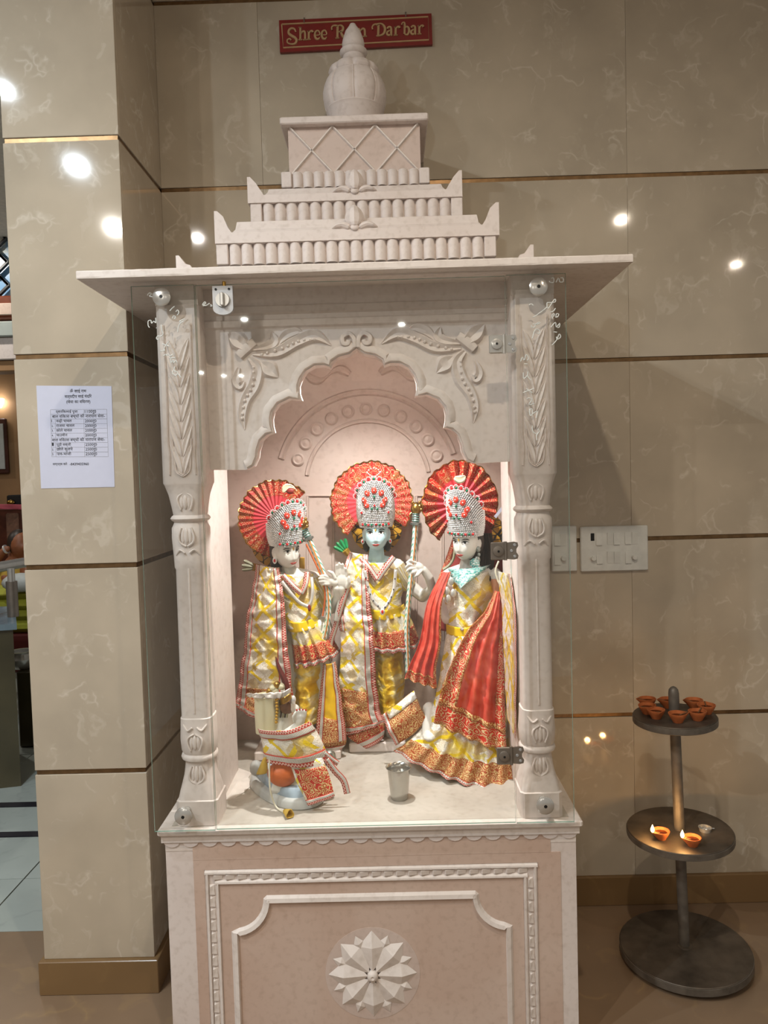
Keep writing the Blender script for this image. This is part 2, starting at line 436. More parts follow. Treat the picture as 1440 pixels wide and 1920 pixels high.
# ------------------------------------------------------------------ setting
XR, XL, PD = -.7475, -1.073, -.385
ZL = [.10, .659, 1.259, 1.859, 2.459, 3.059, 3.2]
SX = [XR, -.409, .791, 1.991, 3.0]
def S(o, **k): return setp(o, kind='structure', **k)
fl = S(MB().box(-1.45, 3.0, -4.2, -.085, -.06, 0).box(XR, 3.0, -.085, .3, -.06, 0).build('floor', 'floor_brown'))
setp(fl, 'brown marble floor in front of the shrine wall', 'floor')
hf = S(MB().box(-7, XR, -.085, 6.2, -.06, -.012).build('floor_hall', 'olive_stone')); setp(hf, 'white marble hall floor beyond the tiled pillar', 'floor')
for y0, y1 in ((-.083, .25), (.25, .585), (.635, .88), (.935, 1.55), (1.555, 2.2), (2.205, 4.5)):
    for x0, x1 in ((-1.45, XR+.02), (-2.05, -1.453), (-2.95, -2.053), (-4.5, -2.953)):
        MB().box(x0, x1-.003, y0, y1-.003, -.011, 0).build('floor_slab', 'floor_white', hf)
for y0, y1 in ((.588, .632), (.883, .93)): MB().box(-4.5, XR, y0, y1, -.011, .001).build('floor_strip', 'black_strip', hf)
wb = S(MB().box(XR, 3.0, .012, .3, 0, CEIL).build('wall_back', 'brass')); setp(wb, 'beige marble tiled wall behind the shrine', 'wall')
for i in range(len(SX)-1):
    for k in range(6):
        MB().bbox(SX[i]+.0003, SX[i+1]-.0003, 0, .012, ZL[k]+(.007 if k else 0), ZL[k+1]-.007, .0006).build('wall_tile', 'tile', wb)
for k in range(1, 6): MB().box(XR, 3.0, .004, .012, ZL[k]-.006, ZL[k]+.006).build('brass_strip', 'brass', wb)
sk = S(MB().bbox(XR+.012, 3.0, -.014, .012, 0, .1, .002).build('baseboard_back', 'skirting')); setp(sk, 'brown marble skirting under the beige tiled wall', 'baseboard')
wp = S(MB().box(XL+.012, XR-.012, PD+.012, .28, 0, CEIL).build('wall_pillar', 'brass')); setp(wp, 'square pillar clad in pale beige marble tiles', 'pillar')
for k in range(6):
    z0, z1 = ZL[k]+(.007 if k else 0), ZL[k+1]-.007
    MB().bbox(XL, XR, PD, PD+.012, z0, z1, .0012).build('pillar_tile', 'tile', wp)
    MB().bbox(XR-.012, XR, PD+.0125, .0115, z0, z1, .0012).build('pillar_tile', 'tile', wp)
    MB().bbox(XL, XL+.012, PD+.0125, .28, z0, z1, .0012).build('pillar_tile', 'tile', wp)
    if k: MB().box(XL+.004, XR-.004, PD+.004, .0115, ZL[k]-.006, ZL[k]+.006).build('brass_strip', 'brass', wp)
sp = S(MB().bbox(XL-.012, XR+.014, PD-.016, .0, 0, .1, .002).build('baseboard_pillar', 'skirting')); setp(sp, 'brown marble skirting around the pillar foot', 'baseboard')
ce = S(MB().box(-7, 3, -12, 6.2, CEIL, CEIL+.1).build('ceiling', 'ceiling')); setp(ce, 'plain white ceiling with downlights', 'ceiling')
wh = S(MB().box(-7, XR, 6.0, 6.2, 0, CEIL).build('wall_hall', 'tan_wall')); setp(wh, 'tan wall at the far end of the hall', 'wall')
wl = S(MB().box(-7.1, -7, -12, 6.2, 0, CEIL).build('wall_left', 'tan_wall')); setp(wl, 'tan side wall of the hall', 'wall')
for i, (x, y, p, c) in enumerate(LAMPS):
    t = thing('ceiling_downlight', 'round recessed ceiling downlight', 'light', (x, y, CEIL-.012), 'ceiling downlights')  # the added shrine-roof lamp shares this name and label
    MB().lathe([(.062, 0), (.075, 0), (.078, .004), (.078, .012), (.062, .012)], (x, y, CEIL-.012), 24).build('lamp_ring', 'lamp_ring', t, True)
    la = bpy.data.lights.new('downlight', 'AREA'); la.shape = 'DISK'; la.size = .055; la.energy = p; la.color = c
    lo = bpy.data.objects.new('lamp_disc', la); COL.objects.link(lo); lo.parent = t; lo.location = (0, 0, -.003)
# ------------------------------------------------------------------ shrine
CX = -.093
SH = thing('marble_shrine', 'carved white and pink marble shrine with domed stepped roof and glass front', 'shrine', (CX, -.33, 0))
def mir(pts): return [(2*CX-x, z) for x, z in pts]
YF = -.645; PL, PR = -.617, .431
pln = MB().box(PL, PR, YF, -.002, 0, .575).build('plinth', 'marble', SH)
# field behind the reliefs
MB().box(PL+.07, PR-.065, YF-.002, YF, .47+.055, .572).build('plinth_field', 'marble_pink', pln)
cor = MB().bbox(-.632, .446, -.662, -.002, .594, .612, .004).box(PL-.008, PR+.008, YF-.008, -.002, .575, .594).build('cornice', 'marble_worn', SH)
g = MB()
n = 22; wsc = (PR-PL+.012)/n; sc0 = None
for i in range(n):
    x = PL-.006+wsc*(i+.5)
    if sc0 is None:
        poly = [(-wsc*.5, .594), (-wsc*.5, .583)]+[(-wsc*.46*math.cos(a), .583-.022*math.sin(a)**.8) for a in [PI*k/8 for k in range(9)]]+[(wsc*.5, .583), (wsc*.5, .594)]
        sc0 = MB().prism([(x+px, pz) for px, pz in poly], YF-.0045, YF+.001).build('cornice_scallop', 'marble', cor); sx0 = x
    else: inst(sc0, cor, (x-sx0, 0, 0))
MB().box(PL, PR, YF-.0012, YF, .550, .594).build('cornice_band', 'marble_worn', cor)
# carved frame on the plinth front
fx0, fz1 = PX(388, 1640, YF).x, PX(690, 1628, YF).z; fx1 = PX(1004, 1640, YF).x
ix0, ix1, iz1 = fx0+.026, fx1-.026, fz1-.026
MOU = ((-1, 0), (-.7, 1), (.2, .9), (1, 0))
m = MB()
for off, w, h in ((0, .005, .007), (.026, .005, .007)):
    a, b, c = fx0+off, fx1-off, fz1-off
    m.strip([(a, .0), (a, c)], w, YF, MOU, h).strip([(a-w, c), (b+w, c)], w, YF, MOU, h).strip([(b, c), (b, .0)], w, YF, MOU, h)
m.build('frame_moulding', 'marble_worn', pln)
MB().box(PL+.07, fx0-.006, YF-.0015, YF, 0, .525).build('plinth_field', 'marble_pink', pln)
MB().box(fx1+.006, PR-.04, YF-.0015, YF, 0, .525).build('plinth_field', 'marble_pink', pln)
MB().box(fx0-.006, fx1+.006, YF-.0015, YF, fz1+.006, .525).build('plinth_field', 'marble_pink', pln)
MB().box(fx0+.032, fx1-.032, YF-.0015, YF, .0, fz1-.032).build('plinth_field', 'marble_pink', pln)
# dentils of the frame
d0 = None
nd = 26; st = (fx1-fx0-.03)/nd
for i in range(nd):
    x = fx0+.013+st*(i+.5); z = fz1-.013
    if d0 is None:
        d0 = MB().add([(x-st*.42, YF, z+.007), (x+st*.42, YF, z+.007), (x+st*.42, YF, z-.007), (x-st*.42, YF, z-.007), (x-st*.3, YF-.008, z+.006), (x+st*.42, YF-.003, z+.006), (x+st*.3, YF-.002, z-.005), (x-st*.3, YF-.007, z-.005)],
                      [(4, 7, 6, 5), (0, 4, 5, 1), (1, 5, 6, 2), (2, 6, 7, 3), (3, 7, 4, 0)]).build('frame_dentil', 'marble_worn', pln); dx0, dz0 = x, z
    else: inst(d0, pln, (x-dx0, 0, z-dz0))
d1 = None
for side, xx in ((0, fx0+.013), (1, fx1-.013)):
    for i in range(15):
        z = fz1-.03-st*(i+.5)
        if d1 is None:
            d1 = MB().add([(xx-.007, YF, z-st*.42), (xx+.007, YF, z-st*.42), (xx+.007, YF, z+st*.42), (xx-.007, YF, z+st*.42), (xx-.006, YF-.008, z-st*.3), (xx+.006, YF-.004, z-st*.42), (xx+.005, YF-.002, z+st*.3), (xx-.005, YF-.007, z+st*.3)],
                          [(4, 5, 6, 7), (0, 1, 5, 4), (1, 2, 6, 5), (2, 3, 7, 6), (3, 0, 4, 7)]).build('frame_dentil', 'marble_worn', pln); ex, ez = xx, z
        else: inst(d1, pln, (xx-ex, 0, z-ez))
# notched inner panel
nx0, nx1 = PX(441, 1750, YF).x, PX(955, 1750, YF).x; nz1 = PX(690, 1680, YF).z; nr = .085
path = [(nx0, .0), (nx0, nz1-nr*1.0)]+[(nx0+nr*math.sin(a), nz1-nr*math.cos(a)) for a in [PI/2*k/8 for k in range(9)]][::1]
cv = [(nx0+.008*0+nr*(1-math.cos(a))*0+nr*math.sin(a)*1.0, nz1-nr+nr*(1-math.cos(a))) for a in [PI/2*k/10 for k in range(11)]]
lft = [(nx0, .01), (nx0, nz1-nr)]+cv[1:]+[(nx0+nr, nz1)]
full = lft+[(nx0+nx1-x, z) for x, z in lft[::-1]]
MB().strip(full, .009, YF-.0015, ((-1, 0), (-.8, 1), (.3, .75), (1, 0)), .009).build('panel_moulding', 'marble_worn', pln)
# rosette
rc = PX(699, 1824, YF); RR = .114
ro = MB().lathe([(.0, 0), (RR*1.07, 0), (RR*1.07, .0006), (RR*.98, .0012), (0, .0012)], (rc.x, YF-.0015, rc.z), 40, axis=Matrix.Rotation(PI/2, 3, 'X')).build('rosette_disc', 'marble_niche', pln, True)
pet = None
for i in range(8):
    a = 2*PI*i/8
    if pet is None:
        b = MB(); L = RR; w = RR*.31; y0 = YF-.003
        b.add([(0, y0-.009, .012), (w*.72, y0-.002, L*.34), (w, y0, L*.63), (0, y0, L), (-w, y0, L*.63), (-w*.72, y0-.002, L*.34), (0, y0-.015, L*.66), (0, y0, .012)],
              [(0, 6, 1), (1, 6, 2), (2, 6, 3), (3, 6, 4), (4, 6, 5), (5, 6, 0), (0, 1, 2, 3, 4, 5)])
        b.v = [(x+rc.x, y, z+rc.z) for x, y, z in b.v]
        pet = MB(); pet.v, pet.f, pet.uv, pet.mi = b.v, b.f, b.uv, b.mi
        lo = Vector((rc.x, 0, rc.z)); pet.v = [(x-rc.x+ORG[SH].x, y, z-rc.z+ORG[SH].z) for x, y, z in pet.v]
        pet = pet.build('rosette_petal', 'marble_worn', ro); pet.location = (rc.x-ORG[SH].x, 0, rc.z-ORG[SH].z)
    else:
        c = inst(pet, ro, (0, 0, 0), (0, a, 0))
lf0 = None
for i in range(8):
    a = 2*PI*(i+.5)/8
    if lf0 is None:
        y0 = YF-.004; L = RR*.96; w = .013
        b = MB().add([(0, y0, L*.6), (w, y0, L*.82), (0, y0, L), (-w, y0, L*.82), (0, y0-.006, L*.8)], [(0, 4, 1), (1, 4, 2), (2, 4, 3), (3, 4, 0), (0, 1, 2, 3)])
        b.v = [(x+ORG[SH].x, y, z+ORG[SH].z) for x, y, z in b.v]
        lf0 = b.build('rosette_leaf', 'marble_worn', ro); lf0.location = (rc.x-ORG[SH].x, 0, rc.z-ORG[SH].z); lf0.rotation_euler = (0, a, 0)
    else: inst(lf0, ro, (0, 0, 0), (0, a, 0))
MB().lathe([(0, 0), (.014, 0), (.014, .012), (.009, .018), (.005, .019), (0, .016)], (rc.x, YF-.004, rc.z), 20, axis=Matrix.Rotation(PI/2, 3, 'X')).build('rosette_centre', 'marble_worn', ro, True)
# niche: floor, jambs, back, ceiling
JX = (-.5, .312)
MB().box(-.6, .415, -.64, -.004, .606, .613).build('niche_floor', 'marble_floor', SH)
for x0, x1 in ((-.58, JX[0]), (JX[1], .395)): MB().bbox(x0, x1, -.535, -.29, .613, 1.98, .003).build('jamb', 'marble', SH)
for x0, x1 in ((-.6, -.565), (.378, .414)): MB().box(x0, x1, -.29, -.004, .613, 1.98).build('niche_side', 'marble_pink', SH)
nb = MB().box(-.565, .378, -.022, -.004, .613, 1.98).build('niche_back', 'marble_niche', SH)
# carved arch and discs on the niche back, frame panels
YB = -.022
pc = PX(690, 905, YB)
def arcp(R, a0, a1, n=28, ez=1.0): return [(pc.x+R*math.cos(a0+(a1-a0)*i/n), pc.z+R*ez*math.sin(a0+(a1-a0)*i/n)) for i in range(n+1)]
MB().strip(arcp(.205, .15, PI-.15), .008, YB, h=.006).strip(arcp(.30, .3, PI-.3), .012, YB, h=.008).build('back_arch', 'marble_niche', nb)
for a in [.35+(PI-.7)*i/10 for i in range(11)]:
    x, z = pc.x+.245*math.cos(a), pc.z+.245*math.sin(a)
    MB().lathe([(0, 0), (.022, 0), (.022, .004), (.017, .008), (.012, .005), (0, .008)], (x, YB, z), 14, axis=Matrix.Rotation(PI/2, 3, 'X')).build('back_disc', 'marble_niche', nb, True)
for sgn in (1, -1):
    pth = [(pc.x+sgn*(.05+.02*i), pc.z+.36+.018*math.sin(i*.9)) for i in range(12)]
    MB().strip(cr(pth, 4), [.010+.006*math.sin(i*.33) for i in range(45)], YB, h=.009).build('back_scroll', 'marble_niche', nb)
for (x0, x1) in ((577, 625), (780, 830)):
    a = xz([(x0, 930), (x0, 1200)], YB); b = xz([(x1, 930), (x1, 1200)], YB)
    MB().strip([a[1], a[0], b[0], b[1]], .006, YB, h=.005).build('back_panel_moulding', 'marble_niche', nb)
MB().box(-.6, .415, -.58, -.004, 1.965, 1.98).build('niche_ceiling', 'marble', SH)
# scalloped arch panel
YA = -.58
AL = [(393, 881), (461, 881), (475, 874), (482, 858), (483.5, 844), (489, 826), (500, 815), (513, 810), (509.5, 797), (508.5, 785), (511, 772), (522, 757), (543, 747), (565, 749), (560.5, 736), (560, 722), (564, 710), (574, 695), (590, 685.5), (607, 684.5), (618.6, 688), (622, 678), (635, 669), (655, 664), (671.5, 653)]
al = xz(AL, YA); lx0, rx1 = -.482, 2*CX+.482
al[0] = (lx0, al[0][1]); pk = al[-1]; al = [(x, z) for x, z in al]; al[-1] = (CX, pk[1])
arch = al+mir(al[:-1])[::-1]
poly = arch+[(rx1, 1.965), (lx0, 1.965)]
ap = MB().prism(poly, YA, YA+.045).build('arch_panel', 'marble', SH)
# arch moulding
off = []
for i, (x, z) in enumerate(arch[1:-1], 1):
    a, b = arch[i-1], arch[i+1]; dx, dz = b[0]-a[0], b[1]-a[1]; q = math.hypot(dx, dz); off.append((x-dz/q*.014, z+dx/q*.014))
MB().strip(off, .011, YA, ((-1, 0), (-.8, .9), (0, 1), (.6, .5), (1, 0)), .008).build('arch_moulding', 'marble', ap, True)
YAL = YA
for flip in (0, 1):
    def lp(pts, w, name, h=.009, n=5, prof=((-1, 0), (-.65, 1), (0, .45), (.65, 1), (1, 0))):
        q = xz(pts, YAL); q = mir(q) if flip else q
        q = cr(q, n); ww = [1.2*a[0]*mpp(YAL) for a in cr([(v, 0) for v in w], n)]
        return MB().strip(q, [max(v, .0006) for v in ww], YAL, prof, h).build(name, 'marble', ap, True)
    lp([(427, 622), (445, 638), (462, 652)], [1, 15, 9], 'carved_bud', .012)
    lp([(448, 668), (462, 654), (478, 641)], [8, 9, 8], 'carved_knot', .012, prof=((-1, 0), (-.7, .8), (0, 1), (.7, .8), (1, 0)))
    o = lp([(474, 664), (519, 661), (556, 641), (590, 629), (622, 648)], [3, 10, 11, 11, 1], 'carved_leaf', .010)
    lp([(474, 655), (500, 650), (515, 640), (509, 622)], [3, 8, 10, 1], 'carved_leaf')
    lp([(520, 648), (535, 630), (555, 622), (570, 625)], [3, 9, 8, 1], 'carved_leaf')
    lp([(467, 671), (483, 691), (477, 722), (461, 750), (455, 778), (459, 806)], [4, 10, 12, 10, 8, 1], 'carved_leaf', .010)
    lp([(448, 690), (443, 712), (450, 724), (458, 715)], [3, 8, 8, 2], 'carved_leaf')
    lp([(488, 678), (505, 692), (522, 708)], [1, 15, 1], 'carved_diamond', .009)
    # berries along the leaf
    for bi, (bx, by) in enumerate([(x, y) for x, y in cr([(492, 666), (530, 654), (560, 641), (590, 637)], 3)]+[(x, y) for x, y in cr([(476, 690), (475, 722), (460, 752), (455, 785)], 3)]):
        q = PX(bx, by, YAL); x = 2*CX-q.x if flip else q.x
        MB().ell((x, YAL-.006, q.z), (.0045, .006, .0045), 6, 4).build('carved_berry', 'marble', ap, True)
# curls at the apex and lintel mouldings
for sgn in (-1, 1):
    c0 = PX(671, 640, YA); pts = [(CX+sgn*(.005), c0.z-.016), (CX+sgn*.006, c0.z+.006), (CX+sgn*.018, c0.z+.019), (CX+sgn*.034, c0.z+.012), (CX+sgn*.034, c0.z-.004), (CX+sgn*.022, c0.z-.006), (CX+sgn*.019, c0.z+.003)]
    MB().strip(cr(pts, 5), .0075, YA, ((-1, 0), (-.6, .9), (0, 1), (.6, .9), (1, 0)), .010).build('carved_curl', 'marble', ap, True)
for z in (1.89, 1.925): MB().strip([(lx0, z), (rx1, z)], .012, YA, ((-1, 0), (-.6, 1), (.7, 1), (1, 0)), .006).build('lintel_moulding', 'marble', ap)
# columns
def se(cx, cy, z, hw, p, n=24):
    out = []
    for j in range(n):
        a = 2*PI*(j+.5)/n; c, s_ = math.cos(a), math.sin(a); k = (abs(c)**p+abs(s_)**p)**(-1/p)
        out.append((cx+hw*k*c, cy+hw*k*s_, z))
    return out
CPROF = [(.613, .0535, 40), (.676, .0535, 40), (.678, .05, 12), (.70, .047, 6), (.735, .039, 3.5), (.765, .036, 2.6), (.773, .037, 2.4), (.776, .045, 2.2), (.782, .047, 2.2), (.788, .045, 2.2), (.791, .041, 2.3), (.80, .045, 2.4), (.83, .0465, 2.6), (.86, .044, 3), (.885, .042, 4), (.887, .0385, 5),
         (.95, .0385, 5), (1.27, .0375, 5), (1.275, .041, 4), (1.30, .043, 3), (1.35, .047, 2.6), (1.375, .047, 2.4), (1.385, .042, 2.3), (1.391, .041, 2.2), (1.394, .047, 2.2), (1.399, .05, 2.2), (1.404, .047, 2.2), (1.408, .042, 2.3), (1.43, .044, 3), (1.46, .047, 5), (1.485, .052, 12), (1.489, .054, 40), (1.93, .0535, 40)]
CY = -.59
for cx in (-.533, 2*CX+.533):
    c = MB().loft([se(cx, CY, z, hw, p, 32) for z, hw, p in CPROF]).build('column', 'marble', SH, True)
    yf = CY-.0535
    # carved foliage on the capital block
    for k in range(7):
        z = 1.80-k*.043
        for sgn in (-1, 1):
            MB().strip(cr([(cx+sgn*.002, z-.03), (cx+sgn*.012, z+.008), (cx+sgn*.027, z+.047)], 4), [.001, .005, .008, .009, .0095, .009, .007, .004, .001], yf, h=.006).build('column_leaf', 'marble', c, True)
    for sgn in (-1, 1):
        MB().strip(cr([(cx+sgn*.033, 1.51), (cx+sgn*.031, 1.56), (cx+sgn*.034, 1.60), (cx+sgn*.032, 1.72), (cx+sgn*.034, 1.88)], 5), .002, yf, h=.004).build('column_leaf_border', 'marble', c)
        MB().strip(cr([(cx+sgn*.024, 1.60), (cx+sgn*.020, 1.55), (cx+sgn*.016, 1.52), (cx, 1.507)], 5), .003, yf, h=.005).build('column_tulip', 'marble', c)
    # lotus buds and petals, centre ridge of the shaft
    for zc, rr, dn, hh in ((1.442, .045, 1, .020), (1.355, .0475, -1, .022), (.826, .0475, 1, .020), (.742, .041, -1, .022)):
        for u in (-.009, 0, .009):
            MB().ell((cx+u, CY-rr+.001+abs(u)*.25, zc), (.006, .006, hh), 8, 6).build('column_bud', 'marble', c, True)
        for sgn in (-1, 1):
            MB().tube(cr([(cx+sgn*.002, CY-rr, zc+dn*(hh+.003)), (cx+sgn*.016, CY-rr-.001, zc+dn*hh*.7), (cx+sgn*.019, CY-rr-.001, zc), (cx+sgn*.012, CY-rr, zc-dn*hh)], 4), .0028, 6).build('column_petal', 'marble', c, True)
            MB().tube(cr([(cx+sgn*.006, CY-rr-.000, zc+dn*(hh+.02)), (cx+sgn*.018, CY-rr+.001, zc+dn*(hh+.012)), (cx+sgn*.03, CY-rr+.010, zc+dn*(hh+.025))], 4), .0026, 6).build('column_petal', 'marble', c, True)
    MB().tube([(cx, CY-.0385, .90), (cx, CY-.0375, 1.29)], .003, 6).build('shaft_ridge', 'marble', c, True)
    MB().box(cx-.053, cx+.053, CY-.05, CY+.05, 1.93, 1.98).build('column_abacus', 'marble_worn', c)
# main roof slab with chipped front edge
SLX0, SLX1 = -.7465, .569
def slab(x0, x1, y0, y1, z0, z1, nm, mat, chip=.003):
    b = MB(); n = 60; rings = []
    for i in range(n+1):
        x = x0+(x1-x0)*i/n; r = [random.uniform(0, chip) for _ in range(2)]
        rings.append([(x, y1, z0), (x, y0+r[0]*.5, z0), (x, y0, z0+.003+r[0]*.5), (x, y0, z1-.003-r[1]*.6), (x, y0+.003+r[1], z1), (x, y1, z1)])
    return b.loft(rings).build(nm, mat, SH)
slab(SLX0, SLX1, -.72, -.002, 1.98, 1.999, 'roof_slab', 'marble_worn')
# stepped tiers
TY = [-.54, -.46, -.38, -.30]
def z_at(px, py, Y): return PX(px, py, Y).z
def x_at(px, py, Y): return PX(px, py, Y).x
def tier(k, xl, xr, yb, yt, nfl, band):
    Y = TY[k]; zb, zt = z_at(668, yb, Y), z_at(668, yt, Y); X0 = x_at(xl, (yb+yt)/2, Y); hw = CX-X0+.002
    hw = (x_at(xr, (yb+yt)/2, Y)-X0)/2; cxx = (x_at(xr, (yb+yt)/2, Y)+X0)/2
    core = MB().box(cxx-hw+.004, cxx+hw-.004, Y+.012, -.002, zb-.002, zt).build('roof_tier', 'marble', SH)
    w = 2*hw/(nfl+2); f0 = None
    for i in range(nfl+2):
        x = cxx-hw+w*(i+.5)
        if i in (0, nfl+1):
            MB().bbox(x-w*.48, x+w*.48, Y-.002, Y+.03, zb, zt, .002).build('tier_corner_block', 'marble', core)
        elif f0 is None:
            ring = [(x+w*.47*math.cos(a), Y+.013-.016*math.sin(a)) for a in [PI*j/8 for j in range(9)]]+[(x-w*.47, Y+.02), (x+w*.47, Y+.02)]
            ring = [(p[0], p[1]) for p in ring]
            b = MB().loft([[(a, c, zb) for a, c in ring], [(a, c, zt-.003) for a, c in ring], [(x+(a-x)*.93, c+.003, zt) for a, c in ring]])
            f0 = b.build('flute', 'marble', core, True); fx = x
        else: inst(f0, core, (x-fx, random.uniform(-.0008, .0008), 0))
    return zb, zt, hw, cxx, core
def band(k, xl, xr, yb, yt, horn, cxx=CX, flower=True):
    # band with a raised horn at each end and a sloped moulding; horn: pixel y of its tip
    Y = TY[k]; zb, zt, zh = z_at(668, yb, Y), z_at(668, yt, Y), z_at(668, horn, Y)
    X0, X1 = x_at(xl, yt, Y), x_at(xr, yt, Y); hw = (X1-X0)/2; c0 = (X0+X1)/2; H = zh-zt; g_ = .055
    zm = zb+(zt-zb)*.42
    lft = [(-hw, zb), (-hw, zh), (-hw+.008, zh), (-hw+.024, zt+H*.2), (-hw+.036, zm+.014), (-hw+g_-.01, zm), (-hw+g_+.01, zm)]
    pr = lft+[(-x, z) for x, z in lft[::-1]]
    b = MB().prism([(c0+x, z) for x, z in pr], Y-.006, Y+.04).build('horned_band', 'marble', SH)
    e0, e1 = c0-hw+g_, c0+hw-g_
    MB().loft([[(x, Y+.035, zm-.01), (x, Y-.006, zm-.001), (x+dx*.6, Y+.004, zm+.010), (x+dx*.85, Y+.014, zt-.006), (x+dx, Y+.03, zt), (x+dx, Y+.06, zt), (x, Y+.06, zm-.01)] for x, dx in ((e0-.008, .012), (e1+.008, -.012))]).build('band_slope', 'marble', b)
    if flower:
        zf = zm-.001; y = Y-.004
        MB().strip(cr([(CX, zf+.003), (CX, zf+.035), (CX, zf+.066)], 4), [.005, .014, .022, .026, .026, .023, .018, .010, .001], y+.004, ((-1, 0), (-.5, .9), (0, 1.2), (.5, .9), (1, 0)), .016).build('band_petal', 'marble', b)
        for s_ in (-1, 1):
            MB().strip(cr([(CX+s_*.012, zf+.003), (CX+s_*.035, zf+.012), (CX+s_*.062, zf+.004)], 4), [.004, .009, .011, .011, .010, .009, .007, .004, .001], y+.002, ((-1, 0), (-.5, .9), (0, 1.2), (.5, .9), (1, 0)), .010).build('band_petal', 'marble', b)
        MB().ell((CX, Y-.008, zf+.004), (.012, .006, .009), 10, 6).build('band_bud', 'marble', b, True)
    return b
MB().box(-.66, .47, -.62, -.002, 1.999, 2.006).build('roof_step', 'marble_worn', SH)
band(0, 331, 1000, 505, 490, 470, flower=False)
zb = tier(1, 405, 931, 489, 449, 21, 0)
band(1, 402, 935, 450, 402, 389)
tier(2, 469, 868, 412, 370, 16, 0)
band(2, 464, 866, 376, 342, 327)
zt3 = tier(3, 527, 806, 348, 318, 12, 0)
# small flower on the lowest step
zf = 2.006
MB().strip(cr([(CX, zf), (CX, zf+.02), (CX, zf+.04)], 4), [.02, .02, .019, .017, .015, .012, .008, .004, .001], -.475, ((-1, 0), (-.5, .9), (0, 1.2), (.5, .9), (1, 0)), .016).build('band_petal', 'marble', SH)
# diamond box
YD = -.275
bx0, bx1 = x_at(541, 280, YD), x_at(788, 280, YD); bz0, bz1 = z_at(668, 325, YD), z_at(668, 236, YD)
db = MB().box(bx0, bx1, YD, -.002, bz0, bz1).build('dome_base', 'marble_niche', SH)
cells = 3; cw = (bx1-bx0-.012)/cells
for i in range(cells):
    a = bx0+.006+cw*i
    for p, q in (((a, bz0), (a+cw, bz1)), ((a, bz1), (a+cw, bz0))):
        MB().strip([p, q], .0042, YD, ((-1, 0), (-.4, 1), (.4, 1), (1, 0)), .007).build('diamond_bead', 'marble_worn', db)
ts = MB().bbox(x_at(524, 220, -.30), x_at(803, 220, -.30), -.30, -.002, bz1, bz1+.021, .003).build('top_slab', 'marble', SH)
# domed finial
KY = -.165; kc = PX(666, 210, KY); kz = bz1+.021
def kz_(py): return z_at(666, py, KY)
lob = lambda a, z: 1-.045*math.exp(-((((a+PI/8) % (PI/4))-PI/8)/.07)**2)
R = 57*mpp(KY); cxk = kc.x; mk = mpp(KY)
def dp(hw, py): return (hw*mk, kz_(py))
z2, z4, z5 = kz_(131), kz_(103), kz_(43)
zlift = lambda pr: [(r, max(z, kz)) for r, z in pr]
zf_ = kz_(211)
MB().lathe([(47*mk, kz), (49*mk, kz+.004), (50*mk, zf_-.008), (53*mk, zf_), (52*mk, zf_+.004)], (cxk, KY, 0), 40).build('dome_foot', 'marble', SH, True)
MB().lathe([(51*mk, zf_-.003), (55.5*mk, kz_(201)), (58*mk, kz_(189)), (58*mk, kz_(177)), (55.5*mk, kz_(165)), (51.5*mk, kz_(155)), (47*mk, kz_(148)), (42*mk, kz_(142)), (34*mk, kz_(136))], (cxk, KY, 0), 128, lob).build('dome', 'marble', SH, True)
lob2 = lambda a, z: 1-.10*math.exp(-((((a+PI/8) % (PI/4))-PI/8)/.10)**2)
crn = MB().lathe([(36*mk, kz_(147)), (45*mk, kz_(145)), (47.5*mk, kz_(140)), (45*mk, kz_(133)), (38*mk, kz_(127)), (30*mk, kz_(123))], (cxk, KY, 0), 128, lob2).build('dome_leaves', 'marble', SH, True)
MB().lathe([(30*mk, kz_(126)), (26*mk, kz_(120)), (21.5*mk, kz_(115)), (19*mk, z4-.002)], (cxk, KY, 0), 32).build('dome_neck', 'marble', SH, True)
for i in range(8):
    a = 2*PI*i/8
    MB().tube([(cxk+(58*mk)*math.cos(a)*f, KY+(58*mk)*math.sin(a)*f, z) for f, z in ((.88, zf_), (.935, kz_(199)), (.965, kz_(188)), (.965, kz_(176)), (.92, kz_(164)), (.85, kz_(154)), (.76, kz_(146)))], .0024, 6).build('dome_rib', 'marble', crn, True)
R2 = 25*mk
MB().lathe([(18*mk, z4-.008), (22*mk, z4-.004), (25*mk, z4+.003), (25*mk, z4+.009), (21*mk, z4+.016), (18.5*mk, z4+.02), (20*mk, z4+.024), (20.5*mk, z4+.032), (19*mk, z4+.044), (14*mk, z4+.068), (8.5*mk, z5-.014), (5*mk, z5-.004), (1*mk, z5)], (cxk, KY, 0), 36).build('finial', 'marble', SH, True)
# lamp inside the niche
LZ = 1.957; LY = -.49
nl = MB().lathe([(.034, 0), (.044, 0), (.046, .008), (.034, .008)], (CX, LY, LZ), 24).build('niche_lamp_ring', 'lamp_ring', SH, True)
la = bpy.data.lights.new('niche_spot', 'SPOT'); la.energy = 54; la.color = (1, .975, .94); la.spot_size = math.radians(118); la.spot_blend = .75; la.shadow_soft_size = .02
lo = bpy.data.objects.new('niche_lamp', la); COL.objects.link(lo); lo.parent = SH; lo.location = Vector((CX, LY, LZ-.004))-ORG[SH]; lo.rotation_euler = (math.radians(4), 0, 0)
